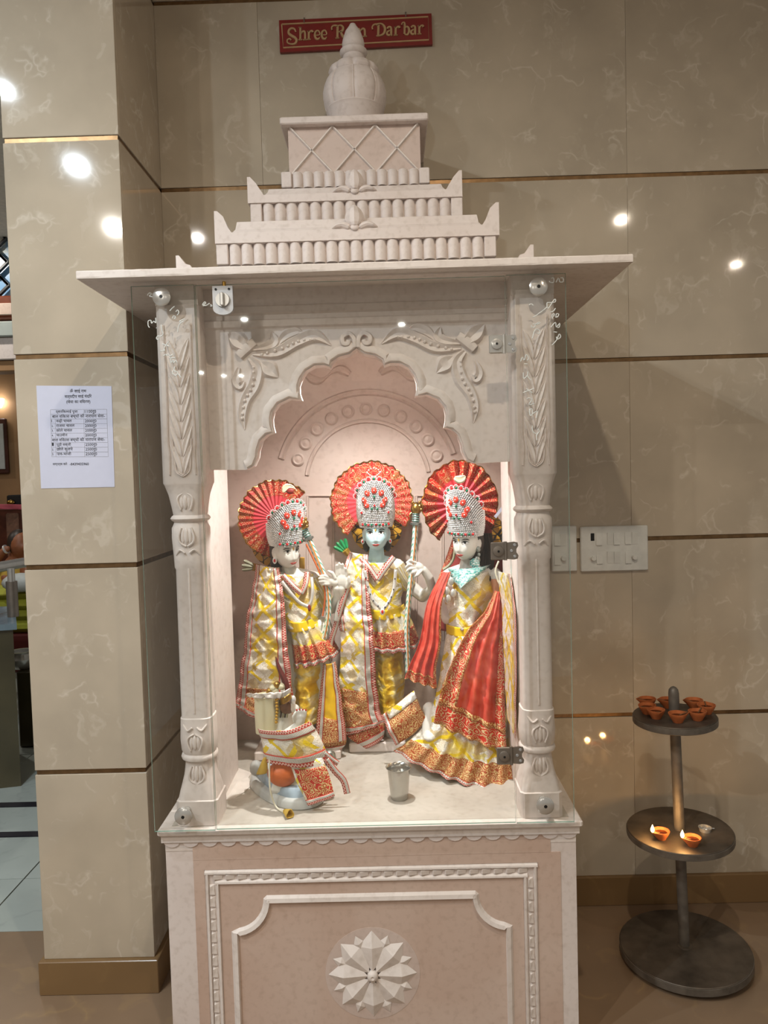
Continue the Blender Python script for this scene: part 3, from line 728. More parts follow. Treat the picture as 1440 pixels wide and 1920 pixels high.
# ------------------------------------------------------------------ glass front
YG = -.672
def gpanel(name, tl, bl, tr, br, zt, zb):
    x0 = (x_at(*tl, YG)+x_at(*bl, YG))/2; x1 = (x_at(*tr, YG)+x_at(*br, YG))/2
    o = MB(); o.box(x0, x1, YG-.003, YG+.003, zb, zt)
    o.mi = [1, 1, 0, 0, 1, 1]
    return o.build(name, ['glass', 'glass_edge'], SH), x0, x1
GL, gx0, gx1 = gpanel('glass_panel', (247, 538), (289, 1553), (371, 538), (397, 1548), 1.97, .615)
GD, dx0_, dx1_ = gpanel('glass_door', (373, 533), (399, 1548), (944, 522), (969, 1540), 1.968, .617)
GR, hx0, hx1 = gpanel('glass_panel', (946, 522), (971, 1540), (1058, 520), (1078, 1500), 1.97, .615)
AXF = Matrix.Rotation(PI/2, 3, 'X')
for pan, px, py in ((GL, 302, 556), (GR, 1010, 537), (GL, 343, 1532), (GR, 1023, 1512)):
    p = PX(px, py, YG-.012)
    st_ = MB().lathe([(.0, 0), (.0205, 0), (.022, .002), (.022, .007), (.018, .0095), (.004, .0105), (0, .0105)], (p.x, YG-.003, p.z), 28, axis=AXF).build('standoff', 'steel', pan, True)
    MB().lathe([(0, 0), (.0042, 0), (.0042, .0008), (0, .0008)], (p.x, YG-.0132, p.z), 12, axis=AXF).build('standoff_hole', 'black', pan)
    MB().lathe([(0, 0), (.009, 0), (.009, .025), (0, .025)], (p.x, YG+.0275, p.z), 12, axis=AXF).build('standoff_stud', 'steel', pan, True)
# lock
p = PX(418, 563, YG-.01)
w, h = .0245, .034
pr = [(p.x-w, p.z+h), (p.x+w, p.z+h), (p.x+w, p.z-h*.6)]+[(p.x+w*math.cos(a), p.z-h*.6-w*.6*math.sin(a)) for a in [PI*k/8 for k in range(1, 8)]]+[(p.x-w, p.z-h*.6)]
lk = MB().prism(pr, YG-.012, YG-.003).build('lock', 'zinc', GD)
MB().lathe([(.0, 0), (.017, 0), (.0175, .003), (.0165, .006), (0, .006)], (p.x, YG-.012, p.z), 24, axis=AXF).build('lock_rose', 'steel', GD, True)
MB().bbox(p.x-.004, p.x+.005, YG-.028, YG-.017, p.z-.016, p.z+.016, .002).build('lock_knob', 'steel', GD)
for s_ in (-1, 1): MB().lathe([(0, 0), (.003, 0), (.003, .001), (0, .001)], (p.x+s_*.016, YG-.012, p.z+.026), 10, axis=AXF).build('lock_screw', 'black', GD)
MB().lathe([(.0035, 0), (.0045, 0), (.0045, .012), (0, .012)], (p.x+.003, YG-.004, p.z+h), 10).build('lock_bolt', 'gold_metal', GD)
# hinges
for px, py, mt in ((944, 645, 'steel'), (947, 1033, 'steel_dark'), (958, 1417, 'steel_dark')):
    p = PX(px, py, YG-.008)
    hg = MB().bbox(p.x-.035, p.x-.001, YG-.010, YG-.003, p.z-.022, p.z+.022, .002).build('hinge', mt, GD)
    lf = [(p.x+.003, p.z-.020), (p.x+.003, p.z+.020), (p.x+.022, p.z+.022), (p.x+.031, p.z+.02), (p.x+.033, p.z+.012), (p.x+.028, p.z+.004), (p.x+.028, p.z-.004), (p.x+.033, p.z-.012), (p.x+.031, p.z-.02), (p.x+.022, p.z-.022)]
    MB().prism(lf, YG-.007, YG-.003).build('hinge_leaf', mt, GD)
    MB().tube([(p.x+.001, YG-.007, p.z-.023), (p.x+.001, YG-.007, p.z+.023)], .0042, 10).build('hinge_pin', mt, GD, True)
    MB().lathe([(0, 0), (.0135, 0), (.0125, .004), (.005, .006), (0, .0055)], (p.x-.017, YG-.010, p.z), 20, axis=AXF).build('hinge_boss', mt, GD, True)
    MB().lathe([(0, 0), (.0028, 0), (.0028, .001), (0, .001)], (p.x-.017, YG-.016, p.z), 10, axis=AXF).build('hinge_screw', 'black', GD)
    for s_ in (-1, 0, 1): MB().lathe([(0, 0), (.004, 0), (.003, .0015), (0, .0015)], (p.x+(.024 if s_ else .016), YG-.007, p.z+s_*.014), 10, axis=AXF).build('hinge_screw', 'zinc', GD, True)
# glazier's handwritten numbers on the glass (marker strokes)
def scrib(parent, strokes, ox, oy, sc, r=.0013):
    for s_ in strokes:
        pts = cr([tuple(PX(ox+x*sc, oy+y*sc, YG-.0042)) for x, y in s_], 4)
        MB().tube(pts, r, 5).build('marker_stroke', 'marker', parent)
k6 = 1/6.26
L1 = [[(165, 340), (185, 310), (215, 320), (190, 345), (225, 355)], [(430, 520), (460, 485), (485, 465)], [(500, 530), (520, 510), (535, 540), (515, 570)], [(460, 610), (470, 580), (495, 590), (480, 615), (500, 600)],
      [(520, 770), (535, 690), (570, 650), (590, 640), (565, 655), (545, 640), (600, 615)], [(190, 715), (175, 690), (175, 640), (205, 630), (215, 665), (240, 640), (265, 660), (262, 600)], [(270, 715), (275, 722)],
      [(330, 680), (335, 740), (350, 790), (320, 820), (290, 815), (272, 840), (290, 860), (300, 840)], [(340, 905), (420, 935)], [(415, 875), (365, 950), (370, 985)], [(320, 990), (370, 985)],
      [(350, 1050), (385, 1030), (395, 1045), (410, 1025), (430, 1050), (465, 1030)], [(420, 1075), (490, 1070)], [(440, 1080), (445, 1130), (470, 1095), (475, 1130), (500, 1100), (515, 1125)],
      [(490, 1170), (480, 1220), (520, 1240), (500, 1280), (460, 1250), (470, 1215)], [(520, 1250), (560, 1300)]]
scrib(GL, [s for s in L1], 250, 500, k6)
scrib(GD, [[(810, 450), (835, 415), (850, 430), (815, 458), (860, 455)], [(860, 455), (895, 430)], [(905, 445), (925, 460), (905, 465)]], 250, 500, k6)
k5 = 1/5.645
R1 = [[(395, 150), (405, 165), (440, 165), (440, 120), (415, 125)], [(465, 165), (490, 120)], [(500, 125), (505, 160), (540, 160), (540, 120), (515, 120)],
      [(180, 405), (205, 395), (225, 410)], [(370, 380), (380, 445), (450, 345), (455, 375), (370, 380)], [(365, 430), (345, 450), (250, 520), (220, 535)], [(410, 480), (440, 470), (460, 440)], [(430, 550), (425, 510), (450, 500), (440, 530)], [(465, 540), (470, 500), (495, 505), (480, 535), (465, 520)],
      [(205, 620), (210, 640), (240, 640), (245, 610), (220, 610)], [(250, 610), (285, 590), (295, 600), (260, 612)], [(215, 760), (235, 690), (260, 660), (295, 680), (285, 710), (260, 700)],
      [(415, 640), (460, 590), (470, 640), (505, 600), (500, 640), (480, 645)], [(440, 690), (475, 695)], [(425, 830), (470, 780), (500, 715), (515, 745), (480, 770), (470, 740)],
      [(90, 1005), (110, 960), (130, 990), (150, 930), (175, 970), (160, 995)], [(130, 1030), (165, 1030)], [(120, 1120), (125, 1185), (165, 1150)], [(170, 1110), (165, 1155), (200, 1200)], [(115, 1335), (180, 1310), (235, 1290)], [(150, 1290), (215, 1335)],
      [(155, 1400), (185, 1390), (210, 1410), (180, 1460), (240, 1450)], [(185, 1540), (190, 1510), (215, 1510), (215, 1560), (195, 1575), (185, 1540)], [(215, 1560), (270, 1530), (255, 1600)], [(215, 1680), (220, 1740), (255, 1770)], [(270, 1715), (290, 1740), (260, 1790), (265, 1835)]]
scrib(GR, R1, 960, 500, k5)
# ------------------------------------------------------------------ cloth and figures
def catm(pts, n):
    m = len(pts)-1; d = cr(pts, 12); out = []
    for i in range(n):
        t = i/(n-1)*(len(d)-1); k = min(int(t), len(d)-2); f = t-k
        out.append(np.array(d[k])*(1-f)+np.array(d[k+1])*f)
    return out
class Cloth:
    def __init__(s, L, R, Y=None, nu=14, nv=24, bulge=.0, rip=0, amp=.0, amp0=None, ph=0, crum=.0, cf=22, seed=0, bp=1.0):
        def W(p): return tuple(PX(p[0], p[1], p[2] if len(p) > 2 else Y))
        l = catm([W(p) for p in L], nv); r = catm([W(p) for p in R], nv)
        G = np.zeros((nv, nu, 3)); amp0 = amp*.3 if amp0 is None else amp0
        for i in range(nv):
            v = i/(nv-1)
            for j in range(nu):
                u = j/(nu-1); p = l[i]*(1-u)+r[i]*u
                p = p.copy(); p[1] -= bulge*math.sin(PI*u)**bp + (amp0+(amp-amp0)*v)*math.cos(2*PI*rip*u+ph+.6*math.sin(3*v)) if rip else bulge*math.sin(PI*u)**bp
                if crum:
                    q = Vector((p[0]*cf, seed*3.7, p[2]*cf)); a = noise.noise(q); b = abs(noise.noise(q*1.9+Vector((5, 1, 2))))
                    p[1] -= crum*(a*.8+.9-2*b); p[0] += crum*.35*noise.noise(q+Vector((9, 9, 9)))
                G[i, j] = p
        s.G = G; s.nu, s.nv = nu, nv
        s.wid = np.linalg.norm(G[:, -1]-G[:, 0], axis=1).mean(); s.len = np.linalg.norm(np.diff(G[:, nu//2], axis=0), axis=1).sum()
    def at(s, u, v):
        a = min(max(u, 0), 1)*(s.nu-1); b = min(max(v, 0), 1)*(s.nv-1); j = min(int(a), s.nu-2); i = min(int(b), s.nv-2); fa, fb = a-j, b-i
        G = s.G; return (G[i, j]*(1-fa)+G[i, j+1]*fa)*(1-fb)+(G[i+1, j]*(1-fa)+G[i+1, j+1]*fa)*fb
    def band(s, name, mat, root, u0=0, u1=1, v0=0, v1=1, off=0.0, th=.0015, trim=None, scal=0, kind=None):
        nu = max(2, int(round((u1-u0)*(s.nu-1)))+1); nv = max(2, int(round((v1-v0)*(s.nv-1)))+1)
        if trim: nu, nv = max(nu, 3), max(nv, 3)
        if scal: nu *= 3
        F = []; UV = []
        for i in range(nv):
            tv = i/(nv-1)
            for j in range(nu):
                tu = j/(nu-1); vv = v0+(v1-v0)*tv
                p = s.at(u0+(u1-u0)*tu, vv).copy(); p[1] -= off; F.append(p)
                if trim == 'u': UV.append((tu, vv*s.len))        # ribbon runs along v
                elif trim == 'v': UV.append((tv, (u0+(u1-u0)*tu)*s.wid))
                else: UV.append(((u0+(u1-u0)*tu)*s.wid, vv*s.len))
        n = nu*nv; vs = F+[p+np.array((0, th, 0)) for p in F]; fs = []
        for i in range(nv-1):
            for j in range(nu-1):
                a = i*nu+j; fs.append((a, a+nu, a+nu+1, a+1)); fs.append((a+n, a+1+n, a+nu+1+n, a+nu+n))
        for j in range(nu-1): fs.append((j, j+1, j+1+n, j+n)); b = (nv-1)*nu+j; fs.append((b+1, b, b+n, b+1+n))
        for i in range(nv-1): a = i*nu; fs.append((a+nu, a, a+n, a+nu+n)); b = a+nu-1; fs.append((b, b+nu, b+nu+n, b+n))
        return MB().add([tuple(p) for p in vs], fs, UV+UV).build(name, mat, root, 2)
def ribbon(name, mat, root, pts, w, Y, th=.002):
    # free ribbon along pixel path, facing the viewer side; w half width px
    q = cr(pts, 6); L = []; R = []
    for i in range(len(q)):
        a, b = q[max(i-1, 0)], q[min(i+1, len(q)-1)]; dx, dy = b[0]-a[0], b[1]-a[1]; k = math.hypot(dx, dy) or 1
        nx, ny = dy/k, -dx/k; yy = q[i][2] if len(q[i]) > 2 else Y
        L.append((q[i][0]+nx*w, q[i][1]+ny*w, yy)); R.append((q[i][0]-nx*w, q[i][1]-ny*w, yy))
    c = Cloth(L, R, Y, 3, max(4, len(q)), .002)
    return c.band(name, mat, root, trim='u', th=th)
def cap(mb, pts, rad, n=10):
    mb.tube(pts, rad, n)
    for p, r in ((pts[0], rad[0]), (pts[-1], rad[-1])): mb.ell(p, (r, r, r), n, 6)
HA, HB, HC = .0395, .045, .058
def jawf(Z): return 1-.20*max(0, -Z-.25)**1.5 if Z < 0 else 1
def face_pt(x, z):
    # front surface of the head at local x,z (local -Y is forward)
    X, Z = x/HA, z/HC
    wz = max(.05, 1-Z*Z)**.4*jawf(Z)
    q = max(.0, 1-min(1, abs(X)/wz)**2.3)
    prof = math.sqrt(max(0, 1-Z*Z)) if Z > 0 else max(0, 1-abs(Z)**5)**.5
    base = HB*prof*q**.5
    g = lambda x0, z0, sx, sz: math.exp(-((X-x0)/sx)**2-((Z-z0)/sz)**2)
    n = 0
    if -.62 < Z < .3:
        n = .009*math.exp(-(X/.12)**2)*max(0, min(1, (.22-Z)/.62))**1.1*(1/(1+math.exp((-.50-Z)*40)))
    d = n+.002*(g(.19, -.46, .1, .07)+g(-.19, -.46, .1, .07))-.0045*(g(.42, -.0, .24, .13)+g(-.42, 0, .24, .13))+.0018*(g(.42, .17, .3, .07)+g(-.42, .17, .3, .07))
    d += .0045*g(0, -.64, .24, .055)+.0040*g(0, -.74, .2, .05)-.003*g(0, -.69, .3, .02)+.0035*g(0, -.90, .22, .10)+.002*(g(.5, -.4, .22, .2)+g(-.5, -.4, .22, .2))
    return base+d*min(1, q*2)
def head_mesh(mb, Mx):
    m, n = 60, 72; vs = []; fs = []
    for i in range(m+1):
        t = PI*i/m; Z = math.cos(t); z = HC*Z; wz = max(0, 1-Z*Z)**.4*jawf(Z)
        for j in range(n):
            a = 2*PI*j/n; s_, c_ = math.sin(a), math.cos(a)
            if i in (0, m): vs.append(tuple(Mx @ Vector((0, 0, z)))); continue
            x = HA*wz*s_
            if c_ >= 0: y = -face_pt(x*.9995, z)
            else: y = HB*1.05*abs(c_)*math.sin(t)*(1 if Z > -.3 else max(.35, 1+(Z+.3)*.9))
            vs.append(tuple(Mx @ Vector((x, y, z))))
    for i in range(m):
        for j in range(n):
            a = i*n+j; b = i*n+(j+1) % n; fs.append((a, b, b+n, a+n))
    mb.add(vs, fs)
def flesh(name, mb, root, mats, fn=None, voxel=.0021, smooth=3):
    o = mb.build('tmp_body', mats[0], root)
    r = o.modifiers.new('r', 'REMESH'); r.mode = 'VOXEL'; r.voxel_size = voxel
    s_ = o.modifiers.new('s', 'SMOOTH'); s_.iterations = smooth; s_.factor = .5
    dg = bpy.context.evaluated_depsgraph_get(); me = bpy.data.meshes.new_from_object(o.evaluated_get(dg))
    bpy.data.objects.remove(o); me.name = name; me.materials.clear()
    for m in mats: me.materials.append(MT[m])
    me.polygons.foreach_set('use_smooth', [True]*len(me.polygons))
    b = bpy.data.objects.new(name, me); COL.objects.link(b); b.parent = root; ORG[b] = ORG[root]
    if fn:
        org = ORG[root]; cs = np.empty(len(me.polygons)*3); me.polygons.foreach_get('center', cs); cs = cs.reshape(-1, 3)
        me.polygons.foreach_set('material_index', [fn(c[0]+org.x, c[1]+org.y, c[2]+org.z) for c in cs])
    return b
def decal(name, mat, root, Mx, pts, off=.0012, rings=3):
    # painted patch hugging the face; pts outline (x,z) local
    cx = sum(p[0] for p in pts)/len(pts); cz = sum(p[1] for p in pts)/len(pts); vs = [(cx, cz)]; n = len(pts)
    for k in range(1, rings+1):
        for p in pts: vs.append((cx+(p[0]-cx)*k/rings, cz+(p[1]-cz)*k/rings))
    fs = [(0, 1+j, 1+(j+1) % n) for j in range(n)]
    for k in range(rings-1):
        for j in range(n): a = 1+k*n+j; b = 1+k*n+(j+1) % n; fs.append((a, a+n, b+n, b))
    return MB().add([tuple(Mx @ Vector((x, -face_pt(x, z)-off, z))) for x, z in vs], fs).build(name, mat, root, 2)
def almond(cx, cz, w, h, n=16, lift=0):
    return [(cx+w*math.cos(a), cz+h*math.sin(a)*(1-.35*abs(math.cos(a)))+lift*math.cos(a)) for a in [2*PI*k/n for k in range(n)]]
def line_patch(pts, w):
    q = cr(pts, 4); up = [(x, z+w*(.3+.7*math.sin(PI*i/(len(q)-1)))) for i, (x, z) in enumerate(q)]; return up+[(x, z) for x, z in q[::-1]]
def face(root, Mx, tilak=True):
    for s_ in (-1, 1):
        ex = s_*HA*.43
        e = decal('eye', 'eye_white', root, Mx, almond(ex, -.0005, .0094, .0048, lift=.0006*s_), .0015)
        decal('iris', 'black', e, Mx, [(ex+.0034*math.cos(a), -.0002+.0034*math.sin(a)) for a in [2*PI*k/12 for k in range(12)]], .0021)
        decal('eyelid_line', 'black', root, Mx, line_patch([(ex-s_*.0088, -.0005), (ex-s_*.003, .0038), (ex+s_*.004, .0040), (ex+s_*.0115, .0008)], .0014), .0022, 2)
        decal('eyebrow', 'hair', root, Mx, line_patch([(ex-s_*.009, .0072), (ex, .0105), (ex+s_*.008, .0098), (ex+s_*.0125, .0065)], .0017), .0016, 2)
    zl = -.655*HC
    k_ = 1.35
    W_ = lambda pts: [(x*k_, z) for x, z in pts]
    decal('upper_lip', 'lips', root, Mx, W_([(-.0095, zl+.0008), (-.004, zl+.0034), (0, zl+.0026), (.004, zl+.0034), (.0095, zl+.0008), (.004, zl+.0002), (0, zl-.0004), (-.004, zl+.0002)]), .0016, 2)
    decal('lower_lip', 'lips', root, Mx, W_([(-.0085, zl+.0002), (0, zl-.0010), (.0085, zl+.0002), (.004, zl-.0040), (0, zl-.0046), (-.004, zl-.0040)]), .0016, 2)
    decal('lip_line', 'lip_line', root, Mx, W_([(-.0105, zl+.0014), (-.004, zl+.0002), (0, zl-.0005), (.004, zl+.0002), (.0105, zl+.0014), (.004, zl-.0008), (0, zl-.0014), (-.004, zl-.0008)]), .0022, 2)
    if tilak: decal('tilak', 'gold_paint', root, Mx, almond(0, .0085, .0024, .0052), .0018)
def octa():
    v = [Vector(p) for p in ((1, 0, 0), (-1, 0, 0), (0, 1, 0), (0, -1, 0), (0, 0, 1), (0, 0, -1))]
    f = [(0, 2, 4), (2, 1, 4), (1, 3, 4), (3, 0, 4), (2, 0, 5), (1, 2, 5), (3, 1, 5), (0, 3, 5)]
    vs = list(v); c = {}; fs = []
    def mid(a, b):
        k = (min(a, b), max(a, b))
        if k not in c: vs.append((vs[a]+vs[b]).normalized()); c[k] = len(vs)-1
        return c[k]
    for a, b, d in f: x, y, z = mid(a, b), mid(b, d), mid(d, a); fs += [(a, x, z), (x, b, y), (z, y, d), (x, y, z)]
    return vs, fs
OV, OF = octa()
def bead(mb, p, r): mb.add([(p[0]+v.x*r, p[1]+v.y*r, p[2]+v.z*r) for v in OV], OF)
def crown(root, Mx, H=.142, w0=.049, w1=.058, z0=.018, dep=.92, lean=0.0, finial=True):
    FM = math.radians(100)
    def sp(f, t):
        w = w0+(w1-w0)*math.sin(PI/2*min(1, t*1.7)); h = H*(.52+.48*max(0, math.cos(f))**.8)
        return Vector((w*math.sin(f)+lean*t, -w*dep*math.cos(f), z0+t*h))
    n, m = 36, 22; ring = []
    for i in range(m+1): ring.append([sp(-FM+2*FM*j/n, i/m) for j in range(n+1)])
    inn = [[p*1.0+Vector((-p.x*.06, -p.y*.06, 0)) for p in r] for r in ring]
    b = MB(); b.loft([[tuple(Mx @ p) for p in r] for r in ring], False, False); b.loft([[tuple(Mx @ p) for p in r][::-1] for r in inn], False, False)
    top = ring[-1]; b.loft([[tuple(Mx @ p) for p in top], [tuple(Mx @ p) for p in inn[-1]]], False, False)
    cro = b.build('crown', 'crown_base', root, True)
    MB().ell(Mx @ Vector((lean*.3, .012, z0+H*.28)), (w0*1.0, w0*.95, H*.46), 20, 12, Mx.to_3x3()).build('crown_lining', 'dark_red', cro, True)
    # pearl rows
    bd = MB(); rows = int(H/.0056)
    for i in range(rows+1):
        t = i/rows
        for sgn in (0,):
            arc = 2*FM*(w0+(w1-w0)*math.sin(PI/2*min(1, t*1.7))); k = int(arc/.0054)
            for j in range(k+1):
                f = -FM+2*FM*(j+(.5 if i % 2 else 0))/k
                if abs(f) > FM: continue
                p = sp(f, t); nn = Vector((math.sin(f), -math.cos(f), .1)).normalized()
                bead(bd, Mx @ (p+nn*.0012), .0029*random.uniform(.85, 1.08))
    bd.build('crown_pearls', 'pearl', cro, 2, kind='stuff')
    # enamel petals and gems on the front
    def gem(name, mat, f, t, rx, rz, rot=0, out=.004, th=.0035):
        p = sp(f, t)+Vector((math.sin(f), -math.cos(f), 0))*out
        Mg = Mx.to_3x3() @ Matrix.Rotation(f, 3, 'Z') @ Matrix.Rotation(rot, 3, 'Y')
        MB().ell(Mx @ p, (rx, th, rz), 12, 8, Mg).build(name, mat, cro, True)
    for f, t, rot in ((-.55, .62, -.5), (.55, .62, .5), (0, .80, 0), (-.36, .76, -.4), (.36, .76, .4), (-.42, .5, -.7), (.42, .5, .7)):
        gem('enamel_petal', 'red_enamel', f, t, .0085, .0105, rot); gem('petal_pearl', 'pearl', f, t, .0022, .0022, 0, .008)
    for f, t in ((0, .66), (-.14, .40), (.14, .40), (-.6, .06), (-.2, .05), (.25, .05), (.65, .06)): gem('green_stone', 'green_gem', f, t, .0036, .0042, 0, .005)
    for f, t in ((0, .47), (-.4, .05), (.05, .06), (.45, .05), (-.8, .06), (.85, .06), (-.75, .35), (.75, .35)): gem('red_stone', 'red_gem', f, t, .0036, .0042, 0, .005)
    # scalloped rim of ringed stones
    for k in range(11):
        f = -1.35+2.7*k/10; p = sp(f, 1.0)+Vector((math.sin(f)*.004, 0, .006*math.cos(f)+.001))
        MB().ell(Mx @ p, (.0046, .0032, .0052), 10, 6, Mx.to_3x3()).build('rim_stone', 'green_gem' if k % 2 else 'red_gem', cro, True)
        rb = MB()
        for q in range(10): a = 2*PI*q/10; bead(rb, Mx @ (p+Vector((.0078*math.cos(a), -.001, .0085*math.sin(a)))), .0022)
        rb.build('rim_pearls', 'pearl', cro, 2)
    if finial:
        zt = z0+H+.012; rb = MB()
        for a in [PI*.2+PI*.6*k/6 for k in range(7)]: bead(rb, Mx @ Vector((lean+.026*math.cos(a), -w1*dep, zt+.028*math.sin(a))), .0026)
        for k in range(5):
            for s_ in (-1, 1): bead(rb, Mx @ Vector((lean+s_*(.003+.0042*k), -w1*dep, zt+.0036*k)), .0024)
        rb.build('finial_pearls', 'pearl', cro, 2)
        MB().ell(Mx @ Vector((lean, -w1*dep, zt+.010)), (.004, .003, .005), 10, 6).build('finial_stone', 'red_gem', cro, True)
def fan(root, c, Y, R, a0, a1, np_=26, amp=.006, dark=False, tilt=0.0, sq=1.0, mats=('red_cloth', 'embroidery_fan'), ywob=0):
    # pleated cloth fan behind the head; angles in degrees from +x counter-clockwise
    C = PX(c[0], c[1], Y); k = mpp(Y); R = R*k; n = np_*4
    def pt(i, r):
        a = math.radians(a0+(a1-a0)*i/n); z = (abs((i % 4)-2)-1)*amp*(r/R)**1.2
        w = 1+.02*math.sin(i*1.7)+.012*math.sin(i*.61)
        return (C.x+r*w*math.cos(a)*sq, C.y+z+tilt*r*math.cos(a)+ywob*math.sin(a*3+1), C.z+r*w*math.sin(a))
    def ringp(r0, r1, name, mat, par, off=0.0, m=5):
        L = []; uv = []
        for q in range(m+1):
            r = (r0+(r1-r0)*q/m)*R
            L.append([(p[0], p[1]-off, p[2]) for p in (pt(i, r) for i in range(n+1))]); uv += [(math.radians(a0+(a1-a0)*i/n)*R*.8, r) for i in range(n+1)]
        back = [[(p[0], p[1]+.0015+off, p[2]) for p in row][::-1] for row in L]; uvb = []
        for q in range(m+1): uvb += uv[q*(n+1):(q+1)*(n+1)][::-1]
        mb = MB(); mb.loft(L, False, False, uv=uv); mb.loft(back, False, False, uv=uvb)
        return mb.build(name, mat, par, 2 if amp < .004 else False)
    f = ringp(.15, .60, 'fan', mats[0], root)
    ringp(.595, .97, 'fan_border', mats[1], f, .0006)
    MB().tube([(p[0], p[1]-.001, p[2]) for p in (pt(i, R*.985) for i in range(n+1))], .0021, 6).build('fan_piping', 'gold_metal', f, True)
    return f
def bow(root, pts, Y, r, fin):
    # painted bow limb with striped grip and gilded lion-head tip
    path = [tuple(PX(p[0], p[1], p[2] if len(p) > 2 else Y)) for p in cr(pts, 6)]
    b = MB().tube(path, [r]*len(path), 12, flat=.7).build('bow', 'bow_paint', root, True)
    top = Vector(path[0]); d = (top-Vector(path[3])).normalized(); ax = Vector((0, 0, 1)).rotation_difference(d).to_matrix()
    gp = MB().lathe([(r*1.0, 0), (r*1.35, .002), (r*1.35, .008), (r*1.0, .01)]+[(r*(1.0 if k % 2 else .82), .012+.0035*k) for k in range(8)]+[(r*.9, .042)], top, 14, axis=ax).build('bow_grip', 'silver_orn', b, True)
    for k in range(4): MB().lathe([(r*.9, .013+.007*k), (r*1.04, .0145+.007*k), (r*.9, .016+.007*k)], top, 14, axis=ax).build('grip_ring', 'teal_trim', b, True)
    e = top+d*.053
    h = MB(); h.ell(e, (r*1.5, r*1.5, r*1.6), 12, 8)
    fx = fin
    h.ell(e+Vector((fx*r*.9, -r*.6, r*.5)), (r*.8, r*.9, r*.7), 10, 6); h.ell(e+Vector((fx*r*1.2, -r*1.1, -r*.3)), (r*.55, r*.5, r*.45), 8, 6)
    for s_ in (-1, 1): h.ell(e+Vector((s_*r*.9, 0, r*1.4)), (r*.4, r*.4, r*.5), 8, 6)
    h.build('bow_head', 'gold_metal', b, True)
    return b
def fletch(root, c, Y, mat, ang, n=4, L=.034):
    C = PX(c[0], c[1], Y); q = None
    qv = MB().tube([tuple(C+Vector((.02*math.cos(ang+PI), .01, .02*math.sin(ang+PI)-.0))), tuple(C)], [.011, .013], 10).build('quiver_mouth', 'gold_paint', root, True)
    for k in range(n):
        a = ang+(k-(n-1)/2)*.28; d = Vector((math.cos(a), -.12*(k % 2), math.sin(a))); e = Vector((-math.sin(a), 0, math.cos(a)))
        p = C+e*((k-(n-1)/2)*.006)
        rings = [[tuple(p+d*(L*t)+e*w+Vector((0, -.003, 0))), tuple(p+d*(L*t)+Vector((0, -.006, 0))), tuple(p+d*(L*t)-e*w+Vector((0, -.003, 0))), tuple(p+d*(L*t)+Vector((0, .003, 0)))] for t, w in ((0, .002), (.25, .0055), (.8, .006), (1, .0035))]
        MB().loft(rings).build('arrow_fletching', mat, root)
def earring(root, Mx, s_, big=1.0, mat='pearl'):
    p = Mx @ Vector((s_*(HA+.004), -.004, -.030))
    MB().ell(p, (.0055*big, .004, .0085*big), 10, 8).build('earring', mat, root, True)
    MB().ell(p+Vector((0, -.004, 0)), (.0028*big, .002, .0042*big), 8, 6).build('earring_stone', 'red_gem', root, True)
def headM(px, py, Y, yaw, pitch=0, roll=0):
    p = PX(px, py, Y)
    return Matrix.Translation(p) @ Matrix.Rotation(math.radians(yaw), 4, 'Z') @ Matrix.Rotation(math.radians(pitch), 4, 'X') @ Matrix.Rotation(math.radians(roll), 4, 'Y')
def ears(mb, Mx):
    for s_ in (-1, 1):
        Mr = Mx.to_3x3() @ Matrix.Rotation(s_*-.35, 3, 'Z')
        mb.ell(Mx @ Vector((s_*(HA+.001), .004, -.008)), (.0045, .009, .016), 10, 8, Mr)
        mb.ell(Mx @ Vector((s_*(HA+.001), .0, -.024)), (.004, .006, .006), 8, 6, Mr)
def W3(pts): return [tuple(PX(*p)) for p in pts]
# ---------------- central statue: blue face, right palm raised, bow in left hand
YR = -.125
b0 = PX(695, 1395, YR)
RA = thing('deity_statue', 'pale blue-faced crowned statue with raised palm, standing between the other two figures', 'statue', (b0.x, YR, .613))
MB().bbox(PX(655, 1390, -.15).x, PX(760, 1390, -.15).x, -.17, -.04, .613, .645, .004).build('pedestal', 'marble', RA)
Mr = headM(705.5, 997, -.155, -2)
mb = MB(); head_mesh(mb, Mr); ears(mb, Mr)
nk = [tuple(Mr @ Vector((0, .014, -.03))), tuple(PX(706, 1045, -.14)), tuple(PX(706, 1058, -.13))]
cap(mb, nk, [.022, .0265, .034])
cap(mb, W3([(706, 1068, -.125), (710, 1110, -.12), (712, 1150, -.12)]), [.05, .05, .042], 14)
cap(mb, W3([(672, 1064, -.12), (706, 1056, -.125), (744, 1062, -.12)]), [.026, .034, .026])
for x0, x1 in ((690, 682), (732, 738)): cap(mb, W3([(x0+4, 1155, -.12), (x0, 1260, -.12), (x1, 1375, -.11)]), [.042, .038, .026], 12)
# right arm and raised hand
cap(mb, W3([(672, 1066, -.12), (652, 1120, -.14)]), [.026, .022]); cap(mb, W3([(652, 1120, -.14), (640, 1112, -.19), (640, 1103, -.20)]), [.021, .015, .013])
mb.ell(PX(641, 1089, -.205), (.0195, .008, .024), 12, 8)
for bx, by, mx, my, tx, ty, r in ((632, 1078, 631, 1068, 631, 1060, .0052), (637, 1076, 636.5, 1065, 636, 1056, .0055), (643, 1076, 643, 1066, 642.5, 1058, .0055), (649, 1079, 649.5, 1072, 649, 1066, .005)):
    cap(mb, W3([(bx, by, -.205), (mx, my, -.207), (tx, ty, -.212)]), [r*1.1, r, r*.8], 8)
cap(mb, W3([(651, 1100, -.205), (655, 1091, -.212), (654, 1083, -.215)]), [.0075, .0065, .005], 8)
